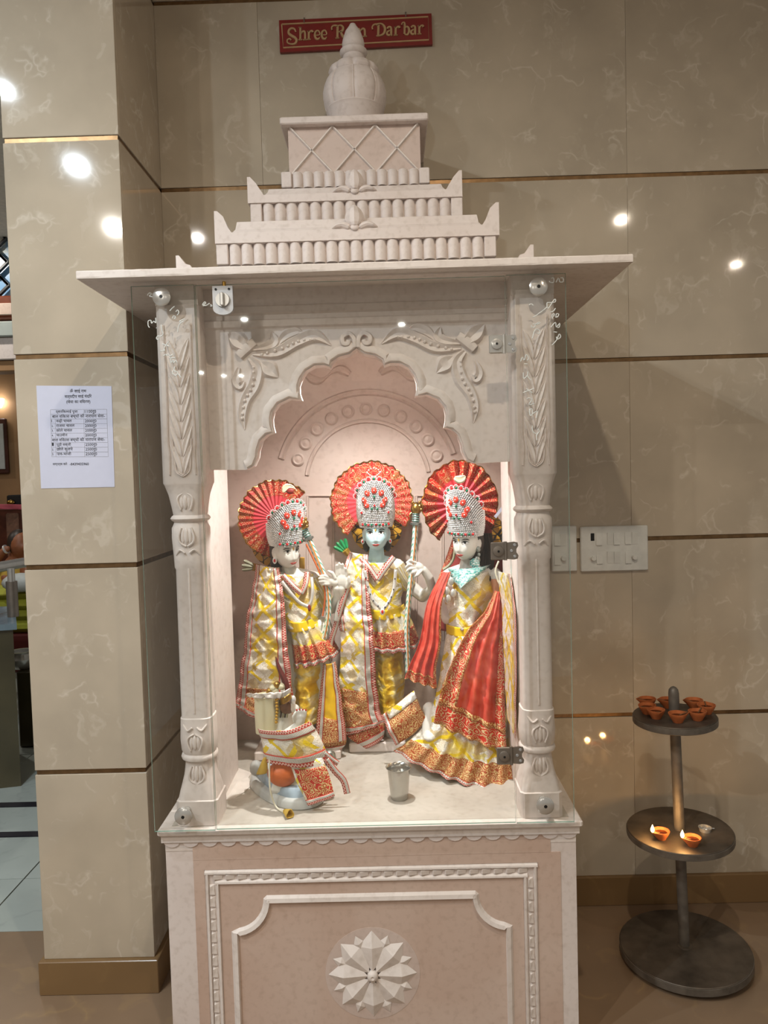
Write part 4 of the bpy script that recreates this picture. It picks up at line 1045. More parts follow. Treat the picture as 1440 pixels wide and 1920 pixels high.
# left arm and drooping hand on the bow
cap(mb, W3([(744, 1066, -.12), (765, 1095, -.10), (792, 1118, -.10)]), [.025, .022, .02]); cap(mb, W3([(792, 1118, -.10), (811, 1104, -.15), (804, 1082, -.18), (794, 1068, -.19)]), [.02, .0165, .0145, .012], 12)
mb.ell(PX(785, 1062, -.195), (.019, .010, .013), 10, 8, Matrix.Rotation(.5, 3, 'Y'))
for k, (bx, by, mx, my, tx, ty) in enumerate(((778, 1055, 769, 1050, 763, 1055), (776, 1060, 767, 1058, 761, 1064), (777, 1065, 769, 1066, 763, 1071), (780, 1070, 774, 1073, 769, 1077))):
    cap(mb, W3([(bx, by, -.2), (mx, my, -.208), (tx, ty, -.2)]), [.0058, .0054, .0042], 8)
cap(mb, W3([(790, 1070, -.2), (783, 1078, -.205), (776, 1082, -.2)]), [.0065, .006, .0045], 8)
zc = PX(706, 1062, -.15).z; hx = PX(706, 1000, -.15).x
flesh('body', mb, RA, ['skin_white', 'skin_blue'], lambda x, y, z: 1 if z > zc and abs(x-hx) < .062 else 0)
face(RA, Mr)
MB().ell(Mr @ Vector((0, .018, -.004)), (HA*1.12, HB*.82, HC*1.02), 16, 12, Mr.to_3x3()).ell(Mr @ Vector((-.034, .022, -.042)), (.012, .014, .024), 10, 8).ell(Mr @ Vector((.034, .022, -.042)), (.012, .014, .024), 10, 8).build('hair', 'hair', RA, True)
for s_ in (-1, 1): earring(RA, Mr, s_)
crown(RA, Mr)
fan(RA, (697, 942), -.095, 78, -38, 232, 24, .0022, mats=('red_cloth', 'embroidery_fan'))
hc = PX(706, 990, -.075)
MB().lathe([(0, 0), (.083, 0), (.083, .006), (0, .006)], (hc.x, -.072, hc.z), 36, axis=AXF).build('halo', 'halo_paint', RA)
bow(RA, [(779, 985), (777, 1020), (772, 1070), (768, 1110), (765, 1145), (763, 1185), (765, 1260)], -.195, .0125, 1)
fletch(RA, (646, 1030), -.10, 'green_fletch', math.radians(125))
to = Cloth([(662, 1050, -.10), (655, 1075, -.10), (658, 1105, -.11), (670, 1135, -.12), (678, 1150, -.12)], [(746, 1050, -.10), (760, 1072, -.10), (758, 1100, -.11), (752, 1125, -.12), (758, 1145, -.12)], None, 18, 18, .082, crum=.004, cf=30, seed=1, bp=.6)
to.band('tunic', 'brocade', RA); MB().tube(W3([(741, 1062, -.122), (752, 1080, -.118), (764, 1098, -.105)]), [.031, .031, .029], 16).build('sleeve', 'brocade', RA, True)
for pts in ([(672, 1044, -.178), (690, 1063, -.195), (707, 1088, -.203)], [(739, 1044, -.178), (724, 1063, -.195), (707, 1088, -.203)]): ribbon('neck_trim', 'trim', RA, pts, 5.5, None)
dh = Cloth([(694, 1200), (702, 1270), (712, 1345)], [(752, 1200), (759, 1270), (750, 1335)], -.115, 26, 40, .075, 3, .006, crum=.012, cf=24, seed=2, bp=.6); dh.band('dhoti', 'dhoti', RA)
pe = Cloth([(684, 1146), (682, 1180), (678, 1212)], [(760, 1140), (777, 1174), (788, 1208)], -.11, 44, 18, .105, 5.5, .011, .004, seed=3, bp=.55); pp = pe.band('peplum', 'brocade_pale', RA)
pe.band('peplum_embroidery', 'embroidery', RA, 0, 1, .44, .84, .0022); pe.band('peplum_trim', 'trim', RA, 0, 1, .84, 1.0, .003, trim='v')
sa = Cloth([(682, 1136), (683, 1153)], [(757, 1131), (763, 1148)], -.11, 18, 6, .108, 6, .002, .002, bp=.55); sa.band('waist_sash', 'sash_yellow', RA)
stl = Cloth([(655, 1034, -.14), (641, 1080, -.15), (634, 1140, -.17), (640, 1200, -.175), (636, 1260, -.175), (634, 1320, -.17), (646, 1378, -.165)], [(690, 1040, -.175), (692, 1090, -.20), (697, 1150, -.215), (701, 1210, -.225), (705, 1270, -.205), (713, 1330, -.195), (722, 1352, -.19)], None, 24, 90, .016, crum=.011, cf=19, seed=4)
stl.band('stole', 'brocade', RA); stl.band('stole_embroidery', 'embroidery_gold', RA, .1, .84, .74, .95, .0025)
stl.band('stole_trim', 'trim', RA, .72, 1, 0, 1, .0035, trim='u'); stl.band('stole_trim', 'trim_flip', RA, 0, .16, 0, .45, .003, trim='u'); stl.band('stole_trim', 'trim', RA, 0, 1, .945, 1, .004, trim='v')
hv = Cloth([(650, 1380), (668, 1394), (684, 1404)], [(722, 1353), (722, 1366), (718, 1385)], -.165, 8, 8, .012); hv.band('stole_point', 'embroidery', RA); hv.band('stole_trim', 'trim', RA, 0, 1, .5, 1, .003, trim='v')
ribbon('stole_edge', 'trim', RA, [(654, 1096, -.2), (642, 1130, -.2), (630, 1172, -.19), (620, 1205, -.18), (618, 1240, -.17)], 5, None); ribbon('silver_tassel', 'silver_cloth', RA, [(640, 1118), (634, 1145), (630, 1165)], 5, -.195)
for pts in ([(684, 1070, -.206), (690, 1100, -.215), (700, 1126, -.225), (717, 1143, -.232)], [(742, 1068, -.205), (738, 1105, -.215), (728, 1130, -.225), (717, 1143, -.232)]):
    ribbon('necklace', 'silver_cloth', RA, pts, 3.2, None)
    for p in cr([tuple(PX(*q)) for q in pts], 2)[1:-1]: MB().ell((p[0], p[1]-.005, p[2]), (.002, .002, .003), 8, 6).build('necklace_stone', 'black', RA, True)
p = PX(717, 1147, -.238); MB().ell(p, (.008, .004, .011), 12, 8).build('pendant', 'pearl', RA, True); MB().ell(p+Vector((0, -.003, 0)), (.004, .003, .006), 10, 6).build('pendant_stone', 'red_gem', RA, True)
MB().tube(cr([tuple(PX(x, y, -.178)) for x, y in ((680, 1046), (692, 1056), (706, 1061), (722, 1056), (734, 1045))], 4), .0016, 6).build('gold_chain', 'gold_metal', RA, True)
# ---------------- left statue: face turned right
YK = -.155
b0 = PX(555, 1400, YK)
LA = thing('deity_statue', 'white-faced crowned statue in yellow brocade turned right, red fan leaning left behind its crown', 'statue', (b0.x, YK, .613))
MB().bbox(PX(480, 1390, -.18).x, PX(640, 1390, -.18).x, -.22, -.05, .613, .642, .004).build('pedestal', 'marble', LA)
Ml = headM(536, 1029, -.185, 38, 6, -4)
mb = MB(); head_mesh(mb, Ml); ears(mb, Ml)
cap(mb, [tuple(Ml @ Vector((0, .015, -.03))), tuple(PX(543, 1068, -.17)), tuple(PX(545, 1082, -.16))], [.020, .0225, .032])
cap(mb, W3([(548, 1095, -.155), (560, 1130, -.15), (568, 1170, -.15)]), [.05, .048, .04], 14); cap(mb, W3([(508, 1085, -.15), (545, 1080, -.155), (588, 1086, -.15)]), [.028, .034, .026])
for x0, x1 in ((556, 545), (598, 615)): cap(mb, W3([(x0+2, 1180, -.15), (x0, 1270, -.15), (x1, 1385, -.14)]), [.042, .038, .026], 12)
cap(mb, W3([(508, 1088, -.15), (490, 1150, -.15), (500, 1200, -.17)]), [.028, .024, .02])
cap(mb, W3([(590, 1088, -.15), (612, 1135, -.15), (622, 1140, -.155)]), [.026, .022, .019]); cap(mb, W3([(622, 1140, -.155), (634, 1118, -.185), (631, 1103, -.2)]), [.018, .015, .0125], 12)
mb.ell(PX(625, 1091, -.207), (.017, .009, .013), 10, 8, Matrix.Rotation(.6, 3, 'Y'))
for bx, by, mx, my, tx, ty in ((618, 1083, 609, 1079, 601, 1080), (617, 1087, 607, 1084, 598, 1085), (617, 1091, 607, 1090, 599, 1091), (619, 1095, 610, 1095, 603, 1096)):
    cap(mb, W3([(bx, by, -.207), (mx, my, -.212), (tx, ty, -.207)]), [.0056, .0052, .004], 8)
cap(mb, W3([(628, 1084, -.21), (623, 1074, -.214), (616, 1071, -.214)]), [.0068, .006, .0045], 8)
flesh('body', mb, LA, ['skin_white'])
face(LA, Ml)
MB().ell(Ml @ Vector((0, .018, -.004)), (HA*1.14, HB*.85, HC*1.05), 16, 12, Ml.to_3x3()).ell(Ml @ Vector((-.03, .022, -.045)), (.014, .018, .028), 10, 8).build('hair', 'hair', LA, True)
earring(LA, Ml, -1, 1.25, 'pearl'); earring(LA, Ml, 1)
crown(LA, Ml, .130, .051, .059, .019, finial=False)
cf_ = PX(541, 915, -.20)
MB().strip(cr([(cf_.x-.016, cf_.z-.012), (cf_.x-.004, cf_.z+.003), (cf_.x+.012, cf_.z+.004), (cf_.x+.026, cf_.z-.006)], 4), [.003, .007, .010, .011, .011, .010, .008, .007, .005, .004, .002, .001, .0006], -.212, h=.004).build('crown_feather', 'cream', LA, True)
MB().ell(PX(544, 921, -.215), (.012, .005, .009), 10, 6).build('feather_jewel', 'dark_red', LA, True)
fan(LA, (518, 973), -.13, 74, 40, 262, 20, .004, tilt=-.12)
hc = PX(515, 1020, -.105); MB().lathe([(0, 0), (.075, 0), (.075, .006), (0, .006)], (hc.x, -.1, hc.z), 36, axis=AXF).build('halo', 'halo_paint', LA)
MB().bbox(PX(561, 1050, -.13).x, PX(571, 1050, -.13).x, -.135, -.12, PX(566, 1068, -.13).z, PX(566, 1045, -.13).z, .002).build('halo_post', 'gold_paint', LA)
bow(LA, [(580, 1013), (584, 1022), (596, 1050), (606, 1075), (613, 1100), (616, 1130), (615, 1160), (608, 1195)], -.195, .0125, 1)
MB().tube(cr([tuple(PX(x, y, -.205)) for x, y in ((574, 1020), (586, 1045), (600, 1075), (608, 1100), (609, 1125), (605, 1155))], 5), .0028, 8).build('bow_string', 'orange_paint', LA, True)
fletch(LA, (474, 1063), -.14, 'grey_fletch', math.radians(168), 3)
to = Cloth([(500, 1070, -.13), (505, 1110, -.13), (520, 1150, -.14), (534, 1172, -.15)], [(596, 1072, -.13), (612, 1095, -.13), (608, 1135, -.14), (598, 1168, -.15)], None, 18, 18, .085, crum=.006, cf=26, seed=6, bp=.6); to.band('tunic', 'brocade', LA); MB().tube(W3([(586, 1086, -.152), (600, 1108, -.15), (612, 1134, -.15)]), [.032, .031, .027], 16).build('sleeve', 'brocade', LA, True)
for pts in ([(530, 1078, -.215), (548, 1098, -.228), (565, 1113, -.232)], [(576, 1072, -.208), (573, 1095, -.225), (565, 1113, -.232)]): ribbon('neck_trim', 'trim', LA, pts, 5, None)
dh = Cloth([(546, 1235), (552, 1290), (558, 1350)], [(606, 1235), (604, 1290), (598, 1350)], -.15, 26, 40, .07, 3, .006, crum=.012, cf=22, seed=7, bp=.6); dh.band('dhoti', 'dhoti', LA)
pe = Cloth([(540, 1170), (544, 1205), (546, 1246)], [(601, 1163), (622, 1195), (638, 1222)], -.145, 44, 18, .095, 5.5, .012, .004, bp=.55, seed=8); pe.band('peplum', 'brocade_pale', LA)
pe.band('peplum_embroidery', 'embroidery', LA, 0, 1, .46, .84, .0022); pe.band('peplum_trim', 'trim', LA, 0, 1, .84, 1, .003, trim='v')
sa = Cloth([(536, 1158), (539, 1178)], [(597, 1153), (603, 1168)], -.145, 18, 6, .1, 6, .002, .002, bp=.55); sa.band('waist_sash', 'sash_yellow', LA)
stl = Cloth([(482, 1058, -.16), (472, 1110, -.17), (463, 1170, -.18), (456, 1230, -.19), (448, 1285, -.195), (440, 1322, -.2)], [(524, 1064, -.2), (532, 1110, -.225), (536, 1170, -.235), (542, 1230, -.24), (549, 1290, -.23), (556, 1385, -.22)], None, 28, 90, .02, crum=.012, cf=18, seed=9)
stl.band('stole', 'brocade', LA); stl.band('stole_embroidery', 'embroidery_gold', LA, .12, .84, .80, .95, .0025); stl.band('stole_trim', 'trim', LA, .78, 1, 0, 1, .0035, trim='u')
stl.band('stole_trim', 'trim_flip', LA, 0, .17, 0, 1, .0035, trim='u'); stl.band('stole_trim', 'trim', LA, 0, 1, .94, 1, .004, trim='v')
fs_ = Cloth([(606, 1243), (601, 1290), (595, 1340), (590, 1392)], [(629, 1240), (639, 1300), (646, 1350), (650, 1386)], -.205, 10, 36, .02, crum=.004, cf=24, seed=10)
fs_.band('stole_fall', 'satin_yellow', LA); fs_.band('fall_embroidery', 'embroidery_gold', LA, .2, .8, .66, 1, .002); fs_.band('fall_trim', 'trim_flip', LA, 0, .26, 0, 1, .003, trim='u'); fs_.band('fall_trim', 'trim', LA, .74, 1, 0, 1, .003, trim='u')
hv = Cloth([(590, 1390), (606, 1402), (618, 1414)], [(650, 1384), (648, 1396), (640, 1404)], -.2, 8, 6, .01); hv.band('fall_point', 'embroidery_gold', LA); hv.band('fall_trim', 'trim', LA, 0, 1, .45, 1, .003, trim='v')
for pts in ([(528, 1090, -.225), (545, 1112, -.232), (562, 1130, -.236), (578, 1138, -.236)], [(584, 1082, -.212), (586, 1105, -.226), (584, 1125, -.232), (578, 1138, -.236)]):
    ribbon('necklace', 'silver_cloth', LA, pts, 3.2, None)
p = PX(580, 1140, -.24); MB().ell(p, (.005, .004, .011), 12, 8).build('pendant', 'dark_red', LA, True)
# ---------------- right statue: face turned left, red veil
YS = -.25
b0 = PX(880, 1420, YS)
SI = thing('deity_statue', 'white-faced crowned statue in yellow skirt and sheer red veil, turned left', 'statue', (b0.x, YS, .613))
MB().bbox(PX(800, 1400, -.25).x, PX(958, 1400, -.25).x, -.34, -.10, .613, .64, .004).build('pedestal', 'marble', SI)
Ms = headM(875, 1013, -.265, -36, 4, 2)
mb = MB(); head_mesh(mb, Ms); ears(mb, Ms)
cap(mb, [tuple(Ms @ Vector((0, .016, -.03))), tuple(PX(874, 1056, -.245)), tuple(PX(876, 1070, -.24))], [.018, .020, .03])
cap(mb, W3([(878, 1085, -.235), (878, 1125, -.235), (876, 1170, -.235)]), [.046, .044, .036], 14); cap(mb, W3([(842, 1078, -.23), (878, 1070, -.235), (922, 1076, -.23)]), [.022, .03, .022])
cap(mb, W3([(876, 1180, -.235), (880, 1290, -.25), (885, 1390, -.25)]), [.04, .07, .075], 14)
cap(mb, W3([(926, 1078, -.235), (932, 1115, -.25), (920, 1150, -.28)]), [.024, .022, .018], 12); cap(mb, W3([(842, 1080, -.23), (828, 1120, -.24), (838, 1160, -.26)]), [.022, .02, .017], 12)
# small bare foot under the skirt
cap(mb, W3([(805, 1330, -.30), (802, 1375, -.33)]), [.022, .018]); mb.ell(PX(805, 1380, -.35), (.022, .03, .012), 10, 6)
flesh('body', mb, SI, ['skin_white', 'skin_peach'], lambda x, y, z, xx=PX(918, 1110, -.25).x: 1 if x > xx and z < PX(900, 1085, -.25).z else 0)
face(SI, Ms)
MB().ell(Ms @ Vector((0, .016, -.004)), (HA*1.16, HB*.92, HC*1.06), 16, 12, Ms.to_3x3()).build('hair', 'hair', SI, True)
for k in range(7):
    x0 = 890+k*4.8; MB().tube(cr([tuple(PX(x0, 1000, -.23)), tuple(PX(x0+5, 1035, -.232-.003*(k % 3))), tuple(PX(x0+2+3*(k % 2), 1075, -.245)), tuple(PX(x0-4, 1092, -.262))], 4), [.006]*13, 6).build('hair_lock', 'hair', SI, True)
MB().tube(cr([tuple(PX(x, y, -.27)) for x, y in ((853, 1030), (850, 1048), (842, 1060), (831, 1068))], 4), .0045, 6).build('hair_lock', 'grey_fletch', SI, True)
for k, (x, y, r) in enumerate(((897, 1030, .007), (898, 1040, .005), (895, 1050, .009))):
    MB().ell(PX(x, y, -.29), (r, .004, r*1.3), 12, 8).build('earring', 'silver_orn', SI, True)
er = PX(890, 1056, -.292); MB().lathe([(0, 0), (.015, 0), (.015, .003), (0, .005)], (er.x, er.y, er.z), 16, axis=AXF).build('earring_disc', 'teal_beads', SI, True)
crown(SI, Ms, .138, .051, .057, .019, finial=False)
cf_ = PX(862, 898, -.31); MB().strip(cr([(cf_.x-.017, cf_.z+.004), (cf_.x, cf_.z-.002), (cf_.x+.016, cf_.z+.008)], 4), [.003, .007, .010, .012, .012, .012, .010, .006, .002], -.318, h=.004).build('crown_feather', 'cream', SI, True)
fan(SI, (863, 945), -.215, 82, -38, 236, 17, .013, mats=('red_cloth', 'embroidery_fan'), sq=.88, tilt=.05)
hc = PX(900, 1010, -.2); MB().lathe([(0, 0), (.085, 0), (.085, .006), (0, .006)], (hc.x, -.195, hc.z), 36, axis=AXF).build('halo', 'halo_paint', SI)
MB().prism(xz([(926, 968), (942, 948), (945, 952), (930, 972)], -.24), -.242, -.240).build('paper_tag', 'paper', SI)
vb = Cloth([(856, 985), (838, 1040), (816, 1100), (800, 1180)], [(930, 958), (944, 1010), (966, 1080), (972, 1190)], -.19, 20, 30, .02, 4, .006, crum=.003, seed=11); vb.band('back_veil', 'dark_red', SI); vb.band('veil_edge', 'red_border', SI, 0, .1, 0, 1, .003); vb.band('veil_edge', 'red_border', SI, .9, 1, 0, 1, .003)
sk_ = Cloth([(838, 1184, -.24), (828, 1240, -.27), (815, 1310, -.30), (793, 1360, -.31), (762, 1390, -.30), (738, 1404, -.28)], [(905, 1180, -.24), (930, 1240, -.24), (945, 1310, -.26), (958, 1380, -.30), (966, 1440, -.36), (969, 1482, -.40)], None, 56, 60, .085, 7, .012, .002, crum=.005, cf=22, seed=12, bp=.6)
sk_.band('skirt', 'brocade', SI); sk_.band('skirt_embroidery', 'embroidery_gold', SI, 0, 1, .74, .94, .003); sk_.band('skirt_trim', 'trim', SI, 0, 1, .935, 1, .004, trim='v')
sp_ = Cloth([(776, 1294, -.29), (745, 1318, -.29), (715, 1340, -.28)], [(800, 1350, -.32), (772, 1378, -.31), (742, 1396, -.29)], None, 14, 16, .02, 2, .006, crum=.003, seed=13); sp_.band('skirt_flare', 'embroidery_gold', SI); sp_.band('skirt_trim', 'trim', SI, 0, 1, .84, 1, .003, trim='v'); sp_.band('skirt_flare_edge', 'brocade', SI, 0, .22, 0, .8, .003)
bl = Cloth([(836, 1072, -.22), (826, 1105, -.23), (832, 1140, -.235), (838, 1172, -.24)], [(918, 1068, -.22), (926, 1105, -.23), (914, 1140, -.235), (905, 1170, -.24)], None, 22, 20, .085, 3, .004, .001, crum=.006, cf=26, seed=14, bp=.6); bl.band('blouse', 'brocade', SI)
sa = Cloth([(836, 1168), (837, 1186)], [(906, 1164), (906, 1182)], -.24, 18, 6, .088, 4, .002, .002, bp=.55); sa.band('waist_sash', 'sash_yellow', SI)
co = Cloth([(840, 1066, -.272), (848, 1086, -.305), (859, 1099, -.325)], [(920, 1058, -.255), (896, 1080, -.305), (863, 1100, -.325)], None, 12, 12, .045, bp=.7); co.band('collar_necklace', 'teal_beads', SI)
for x, y in ((848, 1070), (863, 1078), (898, 1072), (880, 1076)): MB().ell(PX(x, y, -.325), (.004, .003, .004), 8, 6).build('turquoise_stone', 'teal_trim', SI, True)
lp_ = Cloth([(830, 1072, -.27), (801, 1128, -.29), (786, 1202, -.31), (768, 1244, -.32), (758, 1270, -.32)], [(846, 1072, -.30), (828, 1137, -.325), (827, 1202, -.335), (818, 1255, -.34), (819, 1290, -.34)], None, 28, 44, .01, 3.4, .012, .003, crum=.004, seed=15)
lp_.band('veil', 'red_sheer', SI); lp_.band('veil_border', 'red_border', SI, 0, 1, .84, 1, .003); lp_.band('veil_border', 'embroidery_gold', SI, .9, 1, 0, .86, .003); lp_.band('veil_border', 'embroidery_gold', SI, 0, 1, .83, .855, .004); lp_.band('veil_border', 'embroidery_gold', SI, 0, 1, .975, 1, .004)
bp_ = Cloth([(928, 1108, -.29), (908, 1145, -.33), (877, 1180, -.36), (851, 1229, -.385), (828, 1290, -.40), (812, 1352, -.40)], [(939, 1108, -.28), (943, 1160, -.30), (944, 1220, -.32), (946, 1290, -.34), (947, 1350, -.365), (949, 1410, -.39)], None, 36, 56, .018, 4.2, .013, .002, crum=.006, cf=20, seed=16)
bp_.band('veil', 'red_sheer', SI); bp_.band('veil_border', 'red_border', SI, 0, .22, 0, 1, .003); bp_.band('veil_border', 'embroidery_gold', SI, 0, .05, 0, 1, .004); bp_.band('veil_border', 'embroidery_gold', SI, .2, .24, 0, .9, .004)
bp_.band('veil_border', 'red_border', SI, .84, 1, .28, 1, .003); bp_.band('veil_border', 'red_border', SI, 0, 1, .86, 1, .0045); bp_.band('veil_border', 'embroidery_gold', SI, 0, 1, .845, .875, .0055); bp_.band('veil_border', 'embroidery_gold', SI, 0, 1, .975, 1, .0055)
rs = Cloth([(932, 1070, -.28), (940, 1130, -.32), (943, 1200, -.36), (946, 1270, -.39), (950, 1345, -.41)], [(956, 1076, -.46), (965, 1130, -.52), (968, 1200, -.54), (968, 1270, -.54), (966, 1385, -.53)], None, 12, 36, .012, crum=.005, cf=22, seed=17); rs.band('stole', 'brocade', SI); rs.band('stole_trim', 'trim', SI, .78, 1, 0, 1, .003, trim='u')
MB().tube(cr([tuple(PX(x, y, -.30)) for x, y in ((935, 1052), (929, 1070), (934, 1090), (942, 1105), (938, 1125))], 5), .0028, 6).build('tie_cord', 'white_cord', SI, True)
for i, (x, y) in enumerate(((846, 1090), (850, 1112), (838, 1108), (840, 1122))): MB().ell(PX(x, y, -.315), (.009, .006, .013), 10, 8).build('blouse_tassel', 'silver_cloth', SI, True)
# ------------------------------------------------------------------ kneeling figure wrapped in a stole, seen from behind
hb = PZ(545, 1492, .613)
HN = thing('kneeling_statue', 'small kneeling statue wrapped in a yellow stole on a blue-grey rock base', 'statue', (hb.x, hb.y, .613))
YH = hb.y  # about -.5
def blob(pts, z0, z1, n=4, shrink=.86):
    q = cr(pts+[pts[0]], n)[:-1]; cx = sum(p[0] for p in q)/len(q); cy = sum(p[1] for p in q)/len(q); rings = []
    for t, s_ in ((0, .97), (.12, 1), (.7, .98), (.92, .93), (1, shrink)):
        rings.append([(cx+(x-cx)*s_, cy+(y-cy)*s_, z0+(z1-z0)*t+.003*noise.noise(Vector((x*30, y*30, t)))*t) for x, y in q])
    return rings
out = [PZ(x, y, .613) for x, y in ((470, 1478), (482, 1492), (512, 1510), (548, 1520), (582, 1518), (606, 1506), (610, 1488), (600, 1470), (560, 1452), (500, 1450), (472, 1462))]
MB().loft(blob([(p.x, p.y) for p in out], .613, .640)).build('rock_base', 'rock_grey', HN, True)
out2 = [PZ(x, y, .64) for x, y in ((478, 1452), (500, 1474), (528, 1492), (560, 1496), (590, 1484), (598, 1462), (560, 1440), (500, 1436))]
MB().loft(blob([(p.x, p.y) for p in out2], .636, .665, shrink=.6)).build('rock_ground', 'rock_blue', HN, True)
MB().ell(PX(480, 1440, YH+.03), (.018, .02, .022), 12, 8).build('rock_knob', 'rock_grey', HN, True)
mb = MB()
cap(mb, W3([(560, 1440, YH), (530, 1385, YH+.01), (528, 1350, YH+.01)]), [.05, .045, .034], 14)
cap(mb, W3([(528, 1350, YH+.01), (534, 1322, YH+.0)]), [.022, .024]); mb.ell(PX(538, 1320, YH-.016), (.024, .03, .028), 14, 10)
mb.ell(PX(552, 1328, YH-.002), (.014, .016, .011), 10, 8)
cap(mb, W3([(512, 1362, YH), (520, 1390, YH-.05), (560, 1362, YH-.045)]), [.02, .018, .014]); cap(mb, W3([(560, 1362, YH-.045), (564, 1350, YH-.048)]), [.013, .012])
mb.ell(PX(564, 1344, YH-.05), (.015, .009, .013), 10, 8)
for i in range(4): cap(mb, W3([(556+i*5.4, 1342, YH-.052), (556+i*5.6, 1334, YH-.053), (556.5+i*5.6, 1330+abs(i-1.5), YH-.053)]), [.0046, .0044, .0034], 8)
cap(mb, W3([(552, 1352, YH-.052), (550, 1344, YH-.056), (553, 1337, YH-.056)]), [.0055, .005, .004], 8)
cap(mb, W3([(540, 1455, YH), (520, 1470, YH-.03), (585, 1482, YH-.035)]), [.04, .03, .018]); mb.ell(PX(592, 1486, YH-.035), (.018, .03, .01), 10, 6)
zq = PX(540, 1332, YH).z
flesh('body', mb, HN, ['skin_white', 'brown_head'], lambda x, y, z, xm=PX(549, 1320, YH).x: 1 if z > zq and x < xm else 0, .0024)
for i in range(4): MB().ell(PX(556.5+i*5.6, 1330+abs(i-1.5), YH-.0575), (.0026, .0016, .0028), 8, 6).build('red_nail', 'red_gem', HN, True)
MB().ell(PX(550, 1312, YH-.035), (.0075, .007, .012), 10, 8).build('earring', 'pearl', HN, True)
for k in range(5):
    x = 521+k*4; MB().tube(cr([tuple(PX(x, 1312, YH-.03-.001*k)), tuple(PX(x+3, 1328, YH-.034)), tuple(PX(x+1, 1345, YH-.03))], 4), .0028, 6).build('hair_lock', 'hair' if k % 2 else 'grey_fletch', HN, True)
# headdress: cream back cloth, scalloped gold edge, band, plume
c = PX(499, 1335, YH-.02); r = 21*mpp(YH)
zt, zb_ = PX(499, 1303, YH-.02).z, PX(499, 1372, YH-.02).z
MB().lathe([(r*.98, zb_), (r*1.02, (zt+zb_)/2), (r, zt), (r*.94, zt), (r*.92, zt-.012), (.0, zt-.012)], (c.x, c.y, 0), 28).build('headdress_cloth', 'cream', HN, True)
for k in range(9):
    MB().ell(PX(519.5-.4*abs(k-4), 1306+k*6, YH-.047), (.0048, .004, .0042), 8, 6).build('headdress_scallop', 'gold_paint', HN, True)
rim = Cloth([(462, 1300), (466, 1308)], [(528, 1297), (527, 1309)], YH-.052, 24, 5, .004, 5, .003, .004, crum=.006, cf=60, seed=3); rim.band('headdress_rim', 'plaster', HN)
bnd = Cloth([(522, 1299), (526, 1322)], [(545, 1289), (547, 1310)], YH-.04, 8, 8, .014); bnd.band('crown_band', 'silver_cloth', HN, 0, 1, 0, .45); bnd.band('crown_band', 'gold_metal', HN, 0, 1, .45, 1)
for k, (x, y) in enumerate(((512, 1290), (520, 1284), (528, 1287), (506, 1296), (516, 1296))): MB().ell(PX(x, y, YH-.03), (.011, .009, .010), 10, 8).build('crown_top', 'gold_metal' if k % 2 else 'cream', HN, True)
pl_ = xz([(517, 1231), (523, 1252), (534, 1276), (540, 1296)], YH-.03)
MB().strip(cr(pl_, 5), [.001, .002, .003, .004, .005, .006, .0065, .007, .0075, .008, .0085, .0085, .008, .0075, .007, .0065], YH-.03, ((-1, 0), (-.4, .7), (0, 1), (.4, .7), (1, 0)), .006).strip(cr(pl_, 5), [.001, .002, .003, .004, .005, .006, .0065, .007, .0075, .008, .0085, .0085, .008, .0075, .007, .0065], YH-.0302, ((1, 0), (.4, -.7), (0, -1), (-.4, -.7), (-1, 0)), .006).build('plume', 'maroon', HN, True)
MB().ell(PX(528, 1452, YH-.045), (.040, .030, .032), 16, 10, Matrix.Rotation(.35, 3, 'Y')).build('loincloth', 'orange_paint', HN, True)
wr = Cloth([(484, 1364, YH-.035), (492, 1392, YH-.045), (497, 1424, YH-.05)], [(580, 1352, YH-.06), (600, 1384, YH-.06), (618, 1424, YH-.05)], None, 24, 20, .05, 1.5, .004, .003, crum=.003, cf=26, seed=18, bp=.7)
wr.band('stole', 'brocade', HN); wr.band('stole_trim', 'trim_flip', HN, 0, 1, 0, .30, .004, trim='v'); wr.band('stole_trim', 'trim', HN, 0, 1, .72, 1, .004, trim='v')
tl = Cloth([(541, 1420, YH-.085), (555, 1462, YH-.092), (578, 1508, YH-.10)], [(604, 1420, YH-.075), (616, 1450, YH-.085), (628, 1490, YH-.09)], None, 14, 22, .012, 1, .004, crum=.002, seed=19)
tl.band('stole_tail', 'brocade_pale', HN); tl.band('tail_embroidery', 'embroidery', HN, .08, 1, .28, .88, .002); tl.band('tail_trim', 'trim', HN, 0, 1, .86, 1, .003, trim='v')
ribbon('stole_hem', 'trim', HN, [(608, 1412), (622, 1424), (634, 1432)], 5, YH-.06); ribbon('stole_hem', 'trim', HN, [(612, 1424), (628, 1446), (644, 1464), (651, 1488)], 6, YH-.075)
sv = PX(617, 1421, YH-.02)
MB().lathe([(0, -.022), (.009, -.021), (.016, -.014), (.018, -.004), (.019, 0), (.018, .004), (.016, .014), (.009, .021), (0, .022)], sv, 20, lambda a, z: 1+.05*math.cos(8*a)).build('mace_head', 'silver_orn', HN, True)
yt = Cloth([(494, 1420), (486, 1438), (480, 1452)], [(500, 1418), (502, 1440), (500, 1450)], YH-.07, 6, 8, .006); yt.band('yellow_tassel', 'yellow_cloth', HN)
MB().tube(cr([tuple(PX(505, 1418, YH-.075)), tuple(PX(505, 1452, YH-.085)), tuple(PX(507, 1482, YH-.09)), tuple(PZ(516, 1510, .622)), tuple(PZ(528, 1521, .6165)), tuple(PZ(535, 1523, .617))], 5), .0024, 8).build('cord', 'white_cord', HN, True)
pt0, pt1 = PZ(532, 1522, .6185), PZ(556, 1536, .625)
dd = (pt1-pt0).normalized(); ax = Vector((0, 0, 1)).rotation_difference(dd).to_matrix()
